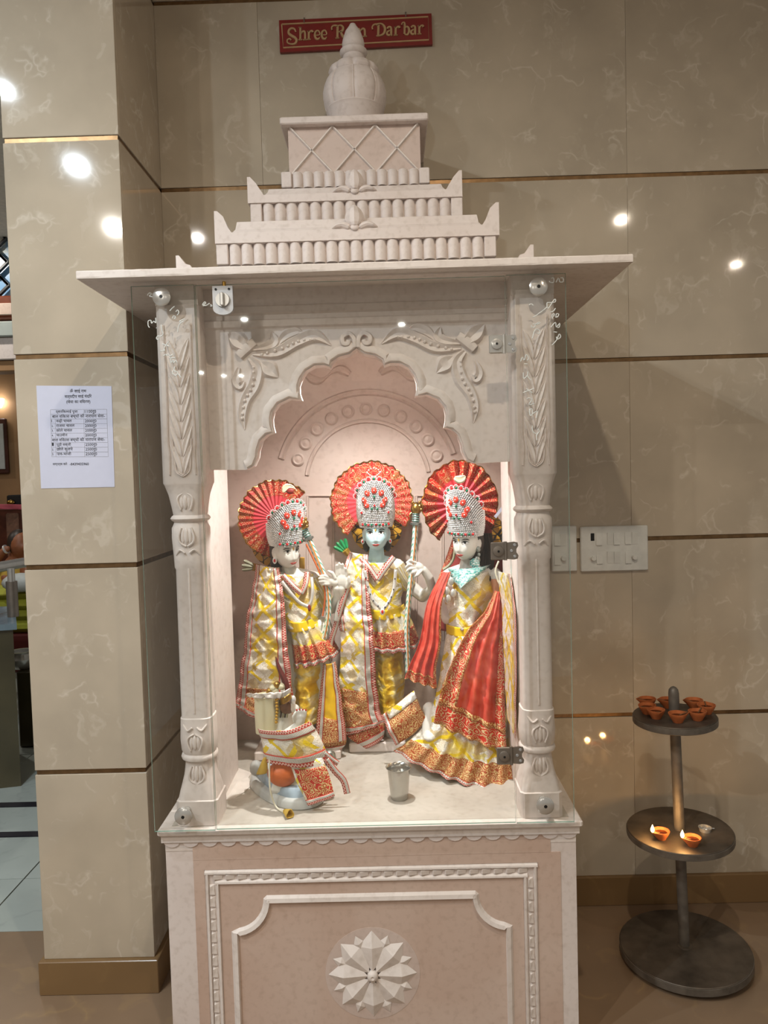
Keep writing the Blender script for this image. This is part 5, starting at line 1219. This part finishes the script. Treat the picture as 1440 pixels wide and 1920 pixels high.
MB().lathe([(.002, 0), (.005, .006), (.0095, .026), (.012, .036), (.010, .037), (.006, .02), (0, .018)], pt0+Vector((0, 0, .0035)), 14, lambda a, z: 1+.16*math.cos(3*a), axis=ax).build('cord_tassel', 'yellow_cloth', HN, True)
# ------------------------------------------------------------------ tumbler, scrap
tb = PZ(749, 1497, .613); zr = PX(748, 1437, tb.y).z; R0 = 23*mpp(tb.y); h = zr-.613
tu = MB().lathe([(0, 0), (R0*.66, 0), (R0*.72, .003), (R0*.72, .007), (R0*.74, .009), (R0*.92, h*.86), (R0*.94, h*.93), (R0*1.06, h-.003), (R0*1.09, h-.001), (R0*1.08, h), (R0*1.0, h-.002), (R0*.9, h*.9), (R0*.88, h*.8), (0, h*.78)], (0, 0, 0), 36)
tu = tu.build('steel_tumbler', 'tumbler_steel', None, True); tu.location = (tb.x, tb.y, .613)
setp(tu, 'stainless steel tumbler of water on the shrine floor', 'tumbler')
pts = [PZ(x, y, .613) for x, y in ((424, 1446), (440, 1440), (472, 1449), (466, 1460), (472, 1472), (460, 1486), (440, 1497), (424, 1502), (418, 1478))]
n = len(pts); c = sum(pts, Vector())/n
sc_ = MB(); vs = [(c.x, c.y, .622)]+[(p.x, p.y, .6135+.004*(i % 2)) for i, p in enumerate(pts)]+[(p.x, p.y, .6128) for p in pts]
sc_.add(vs, [(0, i+1, (i+1) % n+1) for i in range(n)]+[(i+1, n+i+1, n+(i+1) % n+1, (i+1) % n+1) for i in range(n)])
setp(sc_.build('paper_scrap', 'plaster', None, origin=(c.x, c.y, .613)), 'torn whitish scrap lying beside the rock base', 'paper scrap')
# ------------------------------------------------------------------ red name board
YW = -.012
q = [PX(*p, YW) for p in ((523, 38), (809, 25), (811, 83), (525, 98))]
sb = thing('name_board', 'red board with gold letters hung on the wall above the shrine', 'sign', tuple(sum(q, Vector())/4))
MB().prism([(p.x, p.z) for p in q], YW, -.002).build('board', 'sign_red', sb)
def sg(x, y): p = PX(500+x/4.235, 10+y/4.235, YW); return (p.x, p.z)
def bar(pts, w, name='letter', h=.003, close=False):
    pts = [sg(*p) for p in pts]
    if close: pts = pts+[pts[0]]
    return MB().strip(pts, w*mpp(YW)/4.235, YW, ((-1, 0), (-.75, 1), (.75, 1), (1, 0)), h).build(name, 'sign_gold', sb)
bar([(120, 152), (1282, 92), (1288, 275), (132, 338)], 6, 'border', .002, True)
def stroke(mb, pts, w, n=5):
    q = cr([sg(*p) for p in pts], n) if len(pts) > 2 else [sg(*p) for p in pts]
    k = mpp(YW)/4.235
    ww = w if isinstance(w, (int, float)) else None
    if ww is None: ws = [a[0]*k for a in cr([(v, 0) for v in w], n)] if len(w) > 2 else [v*k for v in w]
    else: ws = [ww*k]*len(q)
    mb.strip(q, ws, YW, ((-1, 0), (-.8, 1), (.8, 1), (1, 0)), .0035)
def letter(*st):
    mb = MB()
    for s_ in st: stroke(mb, *s_)
    mb.build('letter', 'sign_gold', sb)
def serif(x, y, w=16): return ([(x-w, y+.05*w), (x+w, y-.05*w)], 4)
letter(([(232, 215), (222, 192), (198, 186), (178, 200), (176, 225), (200, 245), (228, 262), (238, 285), (222, 308), (190, 310), (166, 298), (165, 278), (182, 268), (196, 280)], [5, 7, 8, 9, 10, 11, 11, 10, 8, 6, 6, 6, 6, 6]))
def l_h(x, y): letter(([(x, y-100), (x, y)], 9), serif(x, y), ([(x, y-45), (x+20, y-66), (x+36, y-58), (x+38, y)], [4, 8, 9, 9]), serif(x+38, y), ([(x-13, y-97), (x+6, y-99)], 4))
def l_r(x, y): letter(([(x, y-66), (x, y)], 9), serif(x, y), ([(x, y-44), (x+12, y-64), (x+26, y-66), (x+33, y-56)], [4, 6, 9, 9]), ([(x-12, y-62), (x+6, y-65)], 4))
def l_e(x, y): letter(([(x-15, y-32), (x+18, y-36), (x+14, y-60), (x, y-68), (x-16, y-55), (x-20, y-28), (x-8, y-4), (x+8, y-2), (x+20, y-16)], [4, 4, 6, 6, 8, 9, 9, 7, 4]))
def l_a(x, y): letter(([(x-18, y-52), (x-8, y-66), (x+8, y-66), (x+14, y-50), (x+14, y-8), (x+24, y-2)], [8, 7, 7, 9, 9, 4]), ([(x+14, y-40), (x-8, y-34), (x-20, y-18), (x-10, y-2), (x+6, y-6), (x+14, y-16)], [4, 6, 9, 8, 6, 4]))
l_h(268, 277); l_r(335, 274); l_e(403, 272); l_e(457, 270)
letter(([(520, 200), (516, 182), (528, 166), (552, 164), (562, 172)], [6, 6, 6, 7, 8]), ([(564, 168), (562, 263)], 10), serif(562, 264), ([(556, 166), (588, 162), (606, 176), (604, 200), (586, 212), (566, 213)], [4, 6, 9, 10, 7, 4]), ([(586, 212), (598, 235), (614, 258), (628, 258)], [7, 10, 10, 5]))
l_a(655, 258)
letter(([(705, 190), (705, 255)], 9), serif(705, 255), ([(705, 212), (722, 192), (738, 200), (740, 253)], [4, 8, 9, 9]), serif(740, 253), ([(740, 212), (760, 190), (778, 198), (780, 250)], [4, 8, 9, 9]), serif(780, 250))
letter(([(842, 196), (838, 176), (850, 158), (872, 154), (886, 164)], [6, 6, 6, 7, 8]), ([(888, 158), (886, 243)], 10), ([(868, 152), (905, 148), (930, 165), (940, 195), (928, 228), (900, 243), (870, 245)], [5, 6, 9, 11, 9, 6, 5]))
l_a(975, 242); l_r(1024, 240)
letter(([(1072, 160), (1076, 144), (1090, 140), (1096, 155), (1094, 232)], [5, 5, 6, 9, 9]), ([(1094, 190), (1112, 172), (1128, 186), (1130, 212), (1116, 236), (1094, 230)], [4, 7, 9, 10, 7, 5]))
l_a(1165, 234); l_r(1212, 231)
for x, y in ((297, 125), (1105, 80)):
    p = PX(500+x/4.235, 10+y/4.235, YW-.004); z0 = PX(500+x/4.235, 10+(y-26)/4.235, YW).z
    MB().tube([(p.x, YW-.003, p.z-.004), (p.x, YW-.004, p.z+.004), (p.x, YW+.004, z0)], .0016, 6).build('hook', 'steel_dark', sb); MB().ell((p.x, YW+.003, z0), (.003, .003, .003), 8, 6).build('hook_screw', 'steel_dark', sb, True)
# ------------------------------------------------------------------ printed notice on the pillar
YN = PD-.0012
q = [PX(*p, YN) for p in ((68, 723), (209, 724), (215, 913), (77, 916))]
nt = thing('notice_sheet', 'white printed price notice taped to the pillar', 'notice', tuple(sum(q, Vector())/4))
MB().prism([(p.x, p.z) for p in q], YN, PD-.0002).build('paper_sheet', 'paper', nt)
def nxy(x, y): return PX(50+x/7.579, 700+y/7.579, YN)
def text(s_, x, y, w, bold=0.0, name='printed_line'):
    cu = bpy.data.curves.new('txt', 'FONT'); cu.body = s_; cu.size = 1; cu.offset = bold; cu.resolution_u = 2
    o = bpy.data.objects.new('txt', cu); COL.objects.link(o)
    dg = bpy.context.evaluated_depsgraph_get(); me = bpy.data.meshes.new_from_object(o.evaluated_get(dg)); bpy.data.objects.remove(o)
    co_ = np.empty(len(me.vertices)*3); me.vertices.foreach_get('co', co_); co_ = co_.reshape(-1, 3)
    if not len(co_): return
    a, b = nxy(x, y), nxy(x+w, y-w*.012); ux = (b-a)/max(1e-6, (co_[:, 0].max()-co_[:, 0].min())); sc = ux.length; uz = Vector((-ux.z, 0, ux.x)).normalized()*min(sc, 46/7.579*mpp(YN)/.72)
    org = ORG[nt]; N = np.array([tuple(a-org+ux*float(p[0]-co_[:, 0].min())+uz*float(p[1])+Vector((0, -.0004, 0))) for p in co_])
    me.vertices.foreach_set('co', N.ravel()); me.materials.clear(); me.materials.append(MT['ink']); me.update(); me.name = name
    o = bpy.data.objects.new(name, me); COL.objects.link(o); o.parent = nt
text('ॐ साई राम', 612, 272, 236, .012); text('सत्यदीप साई मंदिर', 540, 348, 384, .012); text('(सेवा का विवरण)', 566, 424, 340, .008)
rows = [('', 'द्वारिकामाई पूजा', '1100रू0'), None, ('1.', 'कढ़ी चावल', '2000रू0'), ('2.', 'राजमा चावल', '2000रू0'), ('3.', 'छोले चावल', '2000रू0'), ('4.', 'चाउमीन', '2000रू0'), None, ('1', 'पूड़ी सब्जी', '2500रू0'), ('2.', 'छोले कुलचे', '2500रू0'), ('3.', 'पाव-भाजी', '2500रू0')]
WD = [310, 0, 222, 260, 226, 155, 0, 205, 228, 205]
for i, r_ in enumerate(rows):
    y = 562+i*66.9; sh = i*1.4
    if r_ is None: text('बाल विकास बच्चों की नारायण सेवा-', 362-sh*.3, y+4, 750, .006)
    else:
        if r_[0]: text(r_[0], 350+sh, y, 26)
        text(r_[1], 416+sh, y, WD[i], .006); text(r_[2], 826+sh, y, 162, .006)
text('सम्पर्क करे', 372, 1306, 205, .008); text('-8439435960', 612, 1308, 272, .01)
gl_ = MB()
def gline(x0, y0, x1, y1, w=1.1):
    a, b = nxy(x0, y0), nxy(x1, y1); gl_.strip([(a.x, a.z), (b.x, b.z)], w/7.579*mpp(YN)*1.4, YN-.0001, ((-1, 0), (-.9, 1), (.9, 1), (1, 0)), .0003)
for i in range(11): gline(338+i*2.0, 516+i*67.0, 1138+i*2.2, 511+i*67.2)
gline(338, 516, 358, 1186); gline(1138, 511, 1160, 1183)
for a, b in ((0, 1), (2, 6), (7, 10)):
    gline(810+a*1.5, 514+a*67, 810+b*1.5, 514+b*67)
    if a: gline(402+a*1.5, 516+a*67, 402+b*1.5, 516+b*67)
gl_.build('table_grid', 'pencil', nt)
# ------------------------------------------------------------------ switch plates
def plate(name, label, x0, y0, x1, y1, cols, rowsy, items):
    a, b = PX(x0, (y0+y1)/2, 0), PX(x1, (y0+y1)/2, 0); zt, zb = PX((x0+x1)/2, y0, 0).z, PX((x0+x1)/2, y1, 0).z
    t = thing(name, label, 'switch plate', ((a.x+b.x)/2, 0, (zt+zb)/2))
    MB().bbox(a.x, b.x, -.012, -.0005, zb, zt, .003).build('plate', 'switch_white', t)
    return t
def sw(t, x, y, w=11, h=22, up=True):
    p = PX(x, y, -.012); k = mpp(0); w, h = w*k/2, h*k/2
    d0, d1 = (.0045, .001) if up else (.001, .0045)
    MB().add([(p.x-w, -.012, p.z-h), (p.x+w, -.012, p.z-h), (p.x+w, -.012, p.z+h), (p.x-w, -.012, p.z+h), (p.x-w, -.012-d0, p.z-h), (p.x+w, -.012-d0, p.z-h), (p.x+w, -.012-d1, p.z+h), (p.x-w, -.012-d1, p.z+h)],
             [(4, 5, 6, 7), (0, 1, 5, 4), (1, 2, 6, 5), (2, 3, 7, 6), (3, 0, 4, 7)]).build('switch', 'switch_white', t)
def knob(t, x, y):
    p = PX(x, y, -.012); MB().lathe([(0, 0), (.0085, 0), (.0085, .010), (.007, .012), (0, .012)], (p.x, -.012, p.z), 16, axis=AXF).build('regulator_knob', 'switch_white', t, True)
t = plate('switch_plate', 'large white switch plate with six modules on the beige wall', 1087, 986, 1213, 1070, 0, 0, 0)
p = PX(1111, 1007, -.0125); k = mpp(0)
MB().bbox(p.x-3.4*k, p.x+3.4*k, -.0135, -.0115, p.z-7*k, p.z+7*k, .0008).build('indicator', 'black', t)
for x, y, up in ((1123, 1011, 1), (1144, 1010, 0), (1156, 1010, 1), (1177, 1009, 1), (1190, 1009, 0), (1124, 1046, 1), (1144, 1045, 0), (1157, 1045, 0), (1178, 1045, 1)): sw(t, x, y, up=up)
knob(t, 1112, 1047); knob(t, 1189, 1045)
t = plate('switch_plate', 'narrow white switch plate partly hidden by the shrine column', 1033, 986, 1080, 1071, 0, 0, 0)
p0, p1 = PX(1065, 986, -.0125), PX(1065, 1071, -.0125); MB().box(p0.x-.0006, p0.x+.0006, -.0126, -.0118, p1.z, p0.z).build('plate_joint', 'pencil', t)
sw(t, 1045, 1012, up=1); sw(t, 1056, 1012, up=0); sw(t, 1045, 1048, up=1); knob(t, 1056, 1047)
# ------------------------------------------------------------------ iron lamp stand
SX_, SY_ = .841, -.299
ST = thing('lamp_stand', 'blackened iron stand with three round trays on a central pole', 'lamp stand', (SX_, SY_, 0))
AX = Matrix.Rotation(math.radians(-1.9), 3, 'Y'); O = Vector((SX_, SY_, 0))
def on(p): return tuple(O+AX @ Vector(p))
def disc(name, z, R, th):
    d = MB().lathe([(0, z-th), (R-.002, z-th), (R, z-th+.002), (R, z-.002), (R-.002, z), (0, z)], O, 48, axis=AX).build(name, 'iron', ST, True)
    MB().lathe([(R-.0005, z-th+.001), (R+.0014, z-th+.002), (R+.0014, z-.004), (R-.0005, z-.003)], O, 48, axis=AX).build(name+'_rim', 'iron_rim', d, True)
disc('base_disc', .042, .189, .026); disc('tray', .405, .152, .021); disc('tray', .755, .119, .022)
for a in (.4, 2.5, 4.6): MB().lathe([(0, 0), (.02, 0), (.018, .015), (0, .015)], on((.11*math.cos(a), .11*math.sin(a), 0)), 12).build('foot', 'iron', ST)
MB().tube([on((0, 0, .03)), on((0, 0, .82)), on((0, 0, .832)), on((0, 0, .839)), on((0, 0, .842))], [.0155, .0155, .0135, .008, .002], 18).build('pole', 'iron_rim', ST, True)
MB().lathe([(.0155, .038), (.024, .038), (.022, .044), (.0155, .047)], O, 20, axis=AX).build('pole_collar', 'iron', ST, True)
def diya(z, a, r, label, lit=False, group=None, sc=1.0, rotz=0.0):
    c = Vector(on((r*math.cos(a), r*math.sin(a), z)))
    t = thing('clay_oil_lamp', label, 'oil lamp', tuple(c), group); R = .0262*sc; h = .027*sc
    Rz = AX @ Matrix.Rotation(rotz, 3, 'Z')
    sp_ = lambda an, zz: 1+.34*math.exp(-((an-PI)/.26)**2)*(zz/h)**2
    MB().lathe([(0, 0), (R*.52, 0), (R*.58, h*.15), (R*.86, h*.6), (R, h*.93), (R*.99, h), (R*.90, h), (R*.84, h*.85), (R*.6, h*.5), (0, h*.42)], c, 28, lambda an, zz: sp_(an, max(0, zz)), axis=Rz).build('bowl', 'clay', t, True)
    MB().lathe([(0, h*.70), (R*.74, h*.70), (R*.74, h*.71), (0, h*.715)], c, 20, axis=Rz).build('oil', 'oil', t)
    w0 = c+Rz @ Vector((-R*1.12, 0, h*1.02)); MB().tube([tuple(c+Rz @ Vector((-R*.2, 0, h*.74))), tuple(c+Rz @ Vector((-R*.8, 0, h*.92))), tuple(w0)], .0018, 6).build('wick', 'wick', t)
    if lit:
        prof = [(0, 0), (.0035, .003), (.0052, .007), (.0048, .012), (.003, .017), (.0012, .021), (.0003, .024)]
        MB().lathe(prof, w0+Vector((-.001, 0, -.002)), 12).build('flame', 'flame', t, True)
        l = bpy.data.lights.new('flame_light', 'POINT'); l.energy = .55; l.color = (1, .55, .2); l.shadow_soft_size = .009
        lo = bpy.data.objects.new('flame_glow', l); COL.objects.link(lo); lo.parent = t; lo.location = w0+Vector((0, 0, .014))-c
    return t
def polar(px, py, z):
    # ring position on a tray from where the lamp stands in the photograph
    d = ray(px, py); nrm = AX @ Vector((0, 0, 1)); k = (O+AX @ Vector((0, 0, z))-CAMP).dot(nrm)/d.dot(nrm); q = AX.transposed() @ (CAMP+d*k-O)
    return math.atan2(q.y, q.x), math.hypot(q.x, q.y)
tops = [(1213, 1325, 'unlit clay lamp on the top tray, far side, left of the pole'), (1214, 1338, ''), (1235, 1346, ''), (1271, 1354, ''), (1308, 1350, ''), (1325, 1338, ''), (1302, 1328, ''), (1251, 1324, '')]
for i, (x, y, _) in enumerate(tops):
    a, r = polar(x, y, .755); r = min(max(r, .065), .10) if i != 7 else .07
    diya(.7555, a, r, 'unlit clay lamp standing clear of the pole on the top tray' if i != 7 else 'unlit clay lamp half hidden behind the pole on the top tray', False, 'unlit lamps on the top tray' if i != 7 else None, rotz=random.uniform(-.6, .6)+PI*.3*i)
a, r = polar(1240, 1573, .405); diya(.4055, a, r, 'lit clay lamp, nearer the outer left rim of the middle tray', True, None, .95, .3)
a, r = polar(1299, 1586, .405); diya(.4055, a, r, 'lit clay lamp in front of the pole, beside the steel cup on the middle tray', True, None, .95, .0)
a, r = polar(1322, 1558, .405); c = Vector(on((r*math.cos(a), r*math.sin(a), .405)))
t = thing('tealight_cup', 'small shiny metal cup with a stick on the middle tray', 'cup', tuple(c))
MB().lathe([(0, 0), (.016, 0), (.018, .011), (.0195, .0115), (.0172, .0112), (.0155, .002), (0, .002)], c, 24).build('cup', 'steel', t, True)
MB().tube([tuple(c+Vector((-.004, -.004, .010))), tuple(c+Vector((.026, -.004, .009)))], .0015, 6).build('stick', 'zinc', t)
# ------------------------------------------------------------------ hall seen past the pillar
YC = 2.6
ls = thing('lattice_screen', 'dark wooden screen with diamond lattice over a cloudy sky picture', 'screen', tuple(PX(0, 600, YC)))
def pb(name, x0, y0, x1, y1, Y, dep, mat, par, b=0): return pbox(MB(), x0, y0, x1, y1, Y, dep, b).build(name, mat, par)
pb('picture', -160, 380, 45, 575, YC+.06, .02, 'sky_picture', ls); pb('upper_rail', -160, 270, 45, 385, YC, .1, 'wood_dark', ls, .01); pb('rail_bead', -160, 325, 45, 332, YC-.02, .03, 'wood_red', ls, .004)
pb('lower_rail', -160, 556, 45, 600, YC, .1, 'wood_red', ls, .01); pb('carved_strip', -160, 570, 45, 592, YC-.015, .02, 'marble_pink', ls, .004)
for k, (x, y) in enumerate(((9, 400), (12, 447), (14.5, 492), (17, 535))):
    for c_ in range(3):
        cxp = x-24-c_*48
        pts = [PX(cxp+24, y, YC+.03), PX(cxp, y-24, YC+.03), PX(cxp-24, y, YC+.03), PX(cxp, y+24, YC+.03)]
        mb_ = MB(); mb_.strip([(p.x, p.z) for p in pts+[pts[0], pts[1]]], .010, YC+.03, ((-1, -1), (-1, 1), (1, 1), (1, -1), (-1, -1)), .014); mb_.build('lattice_diamond', 'lattice', ls)
lg = thing('marble_ledge', 'pale marble ledge on tan brackets under the lattice screen', 'ledge', tuple(PX(0, 690, YC)))
pb('ledge_top', -160, 604, 50, 632, YC-.05, .3, 'floor_white', lg, .006); pb('ledge_front', -160, 634, 50, 676, YC-.02, .2, 'marble', lg, .006); pb('ledge_foot', -160, 678, 50, 698, YC, .15, 'tan_wall', lg, .006)
pf = thing('framed_picture', 'framed portrait print hanging on the tan wall', 'picture', tuple(PX(0, 890, 3.45)))
pb('partition', -200, 690, 80, 1010, 3.5, .1, 'tan_wall', None); bpy.data.objects['partition'].name = 'wall_partition'; S(setp(bpy.data.objects['wall_partition'], 'tan partition wall in the hall', 'wall'))
pb('frame', -60, 785, 13, 889, 3.46, .03, 'wood_dark', pf, .008); pb('print', -52, 795, 7, 880, 3.45, .02, 'silk_grey', pf)
wc = PX(0, 757, 3.45); wlt = thing('wall_light', 'small bright lamp on the tan wall above the picture', 'light', tuple(wc))
MB().lathe([(.0, 0), (.03, .0), (.045, .04), (.05, .07), (0, .07)], wc-Vector((.02, 0, .03)), 14).build('shade', 'led', wlt, True)
cb = thing('wooden_cabinet', 'dark brown cabinet with pink cloth on top', 'cabinet', tuple(PX(20, 1080, 3.0)))
pb('body', -160, 955, 60, 1140, 3.0, .4, 'wood_dark', cb, .01); pb('door', 14, 962, 38, 1130, 2.985, .02, 'brown_head', cb, .006)
cc = Cloth([(-60, 944), (-60, 952)], [(45, 946), (45, 956)], 2.96, 20, 6, .02, 3, .01); cc.band('cloth', 'pinkcloth', cb, th=.02)
bx = thing('black_box', 'small black box with gilt ornament on the cabinet', 'box', tuple(PX(26, 945, 3.05))); pb('case', 12, 928, 45, 947, 3.05, .15, 'black', bx, .008); MB().ell(PX(20, 942, 3.03), (.03, .02, .02), 10, 6).build('ornament', 'gold_metal', bx, True)
# seated woman
YP = 2.66; pw = thing('person', 'seated person in a yellow top with dark tied-back hair, facing away', 'person', tuple(PX(34, 1100, YP)))
mb = MB()
cap(mb, W3([(30, 1120, YP), (32, 1065, YP+.02), (34, 1044, YP+.02)]), [.13, .10, .06], 14); cap(mb, W3([(34, 1044, YP+.02), (38, 1030, YP+.02)]), [.04, .045]); mb.ell(PX(40, 1022, YP+.0), (.07, .085, .095), 16, 12)
mb.ell(PX(48, 1028, YP-.06), (.02, .02, .03), 8, 6); cap(mb, W3([(20, 1056, YP), (12, 1085, YP-.08), (30, 1105, YP-.22)]), [.045, .04, .03]); cap(mb, W3([(46, 1056, YP), (56, 1090, YP-.1), (44, 1108, YP-.22)]), [.045, .04, .03])
cap(mb, W3([(26, 1120, YP), (10, 1125, YP-.25)]), [.08, .06]); cap(mb, W3([(38, 1120, YP), (56, 1125, YP-.25)]), [.08, .06])
flesh('body', mb, pw, ['skin_brown'], None, .012, 4)
MB().ell(PX(36, 1017, YP+.02), (.075, .09, .095), 16, 12).ell(PX(28, 1022, YP+.09), (.04, .05, .05), 10, 8).build('hair', 'hair', pw, True)
MB().ell(PX(29, 1019, YP-.05), (.016, .012, .02), 8, 6).build('hair_clip', 'switch_white', pw, True)
yc = [tuple(PX(x, y, YP+.02)) for x, y in ((30, 1122), (31, 1085), (32, 1058), (33, 1046))]
MB().tube(yc, [.16, .145, .11, .06], 18, flat=.8).build('top', 'yellow_cloth', pw, True)
pa = thing('person', 'seated person whose bent arm with a bangle shows behind the steel rail', 'person', tuple(PX(-60, 1100, 2.7)))
mb = MB(); cap(mb, W3([(-66, 1110, 2.7), (-66, 1050, 2.7), (-66, 1030, 2.7)]), [.14, .12, .05], 14); mb.ell(PX(-66, 1000, 2.7), (.07, .085, .1), 14, 10); cap(mb, W3([(-52, 1047, 2.68), (-24, 1078, 2.6)]), [.05, .042]); cap(mb, W3([(-24, 1078, 2.6), (-4, 1045, 2.58), (10, 1030, 2.58)]), [.04, .032, .025]); mb.ell(PX(13, 1029, 2.58), (.03, .02, .025), 8, 6)
flesh('body', mb, pa, ['skin_brown'], None, .012, 4)
MB().tube([tuple(PX(-66, 1110, 2.71)), tuple(PX(-65, 1045, 2.71))], [.14, .12], 16).build('top', 'satin_yellow', pa, True); MB().ell(PX(-67, 996, 2.72), (.078, .09, .1), 14, 10).build('hair', 'hair', pa, True)
br = PX(11, 1030, 2.58); MB().lathe([(.028, -.005), (.033, -.005), (.033, .005), (.028, .005)], br, 16, axis=Matrix.Rotation(1.2, 3, 'Y')).build('bangle', 'pearl', pa, True)
# mattress
mt_ = thing('green_mattress', 'stack of olive green covered mattresses behind the steel rail', 'mattress', tuple(PX(25, 1200, 2.2)))
for k, (y0, y1) in enumerate(((1105, 1125), (1124, 1146), (1145, 1166), (1165, 1190))):
    a, b = PX(-40, (y0+y1)/2, 2.1), PX(95, (y0+y1)/2, 2.1); zt, zb = PX(25, y0, 2.1).z, PX(25, y1, 2.1).z
    MB().bbox(a.x, b.x, 2.1+.01*k, 2.36, zb, zt, .03).build('mattress_fold', 'green_cloth', mt_, True)
pb('bed_base', -40, 1190, 95, 1262, 2.12, .2, 'maroon', mt_, .01)
bag = MB().ell(PX(40, 1092, 2.08), (.12, .08, .06), 14, 8).ell(PX(30, 1098, 2.06), (.06, .05, .045), 10, 6).build('plastic_bag', 'silk_grey', None, True, origin=tuple(PX(36, 1104, 2.08))); setp(bag, 'crumpled whitish plastic bag on the green mattress', 'bag')
# steel railing
rl = thing('steel_railing', 'stainless steel handrail with a round post', 'railing', tuple(PX(24, 1440, 1.25)))
MB().tube([tuple(PX(-70, 1076, 1.0)), tuple(PX(60, 1052, 1.7))], .028, 14).build('handrail', 'steel', rl, True)
z1 = PX(23, 1066, 1.3).z; px_ = PX(23, 1120, 1.3).x
zc_ = PX(20, 1168, 1.12).z
MB().tube([(px_, 1.3, zc_), (px_, 1.3, z1)], .018, 12).build('post', 'steel', rl, True); MB().tube([(px_, 1.3, zc_), (px_, 1.3, PX(23, 1090, 1.3).z)], .028, 14).build('post_sleeve', 'steel_dark', rl, True)
# counter
ct = thing('stone_counter', 'olive stone counter with a slate blue top in the hall', 'counter', tuple(PX(10, 1430, 1.0)))
zt = PX(20, 1168, 1.12).z; xr = PX(28, 1250, 1.12).x
MB().add([(xr, 1.12, 0), (xr, 1.12, zt-.03), (xr-1.6, .72, zt-.03), (xr-1.6, .72, 0), (xr-.28, 1.6, 0), (xr-.28, 1.6, zt-.03), (xr-1.6, 1.6, zt-.03), (xr-1.6, 1.6, 0)], [(0, 1, 2, 3), (0, 4, 5, 1), (1, 5, 6, 2), (4, 7, 6, 5)]).build('counter_body', 'olive_stone', ct)
MB().add([(xr+.03, 1.10, zt-.03), (xr+.03, 1.10, zt), (xr-1.63, .69, zt), (xr-1.63, .69, zt-.03), (xr-.25, 1.63, zt-.03), (xr-.25, 1.63, zt), (xr-1.6, 1.63, zt), (xr-1.6, 1.63, zt-.03)], [(0, 1, 2, 3), (0, 4, 5, 1), (1, 5, 6, 2), (4, 7, 6, 5), (0, 3, 7, 4)]).build('counter_top', 'slate_blue', ct)
pot = thing('metal_pot', 'shiny metal pot beside the counter', 'pot', tuple(PX(42, 1250, 1.75)))
pc_ = PX(42, 1252, 1.75)
MB().lathe([(0, 0), (.05, 0), (.085, .03), (.09, .06), (.07, .09), (.075, .1), (.06, .1), (.06, .06), (0, .05)], pc_, 20).build('pot_body', 'steel', pot, True)
stp = thing('stone_step', 'low olive stone block beside the counter', 'step', tuple(PX(50, 1330, 1.7))); pbx = PX(42, 1252, 1.75).z
MB().bbox(PX(29, 1290, 1.65).x, PX(90, 1290, 1.65).x, 1.66, 2.1, 0, pbx-.001, .008).build('block', 'olive_stone', stp)
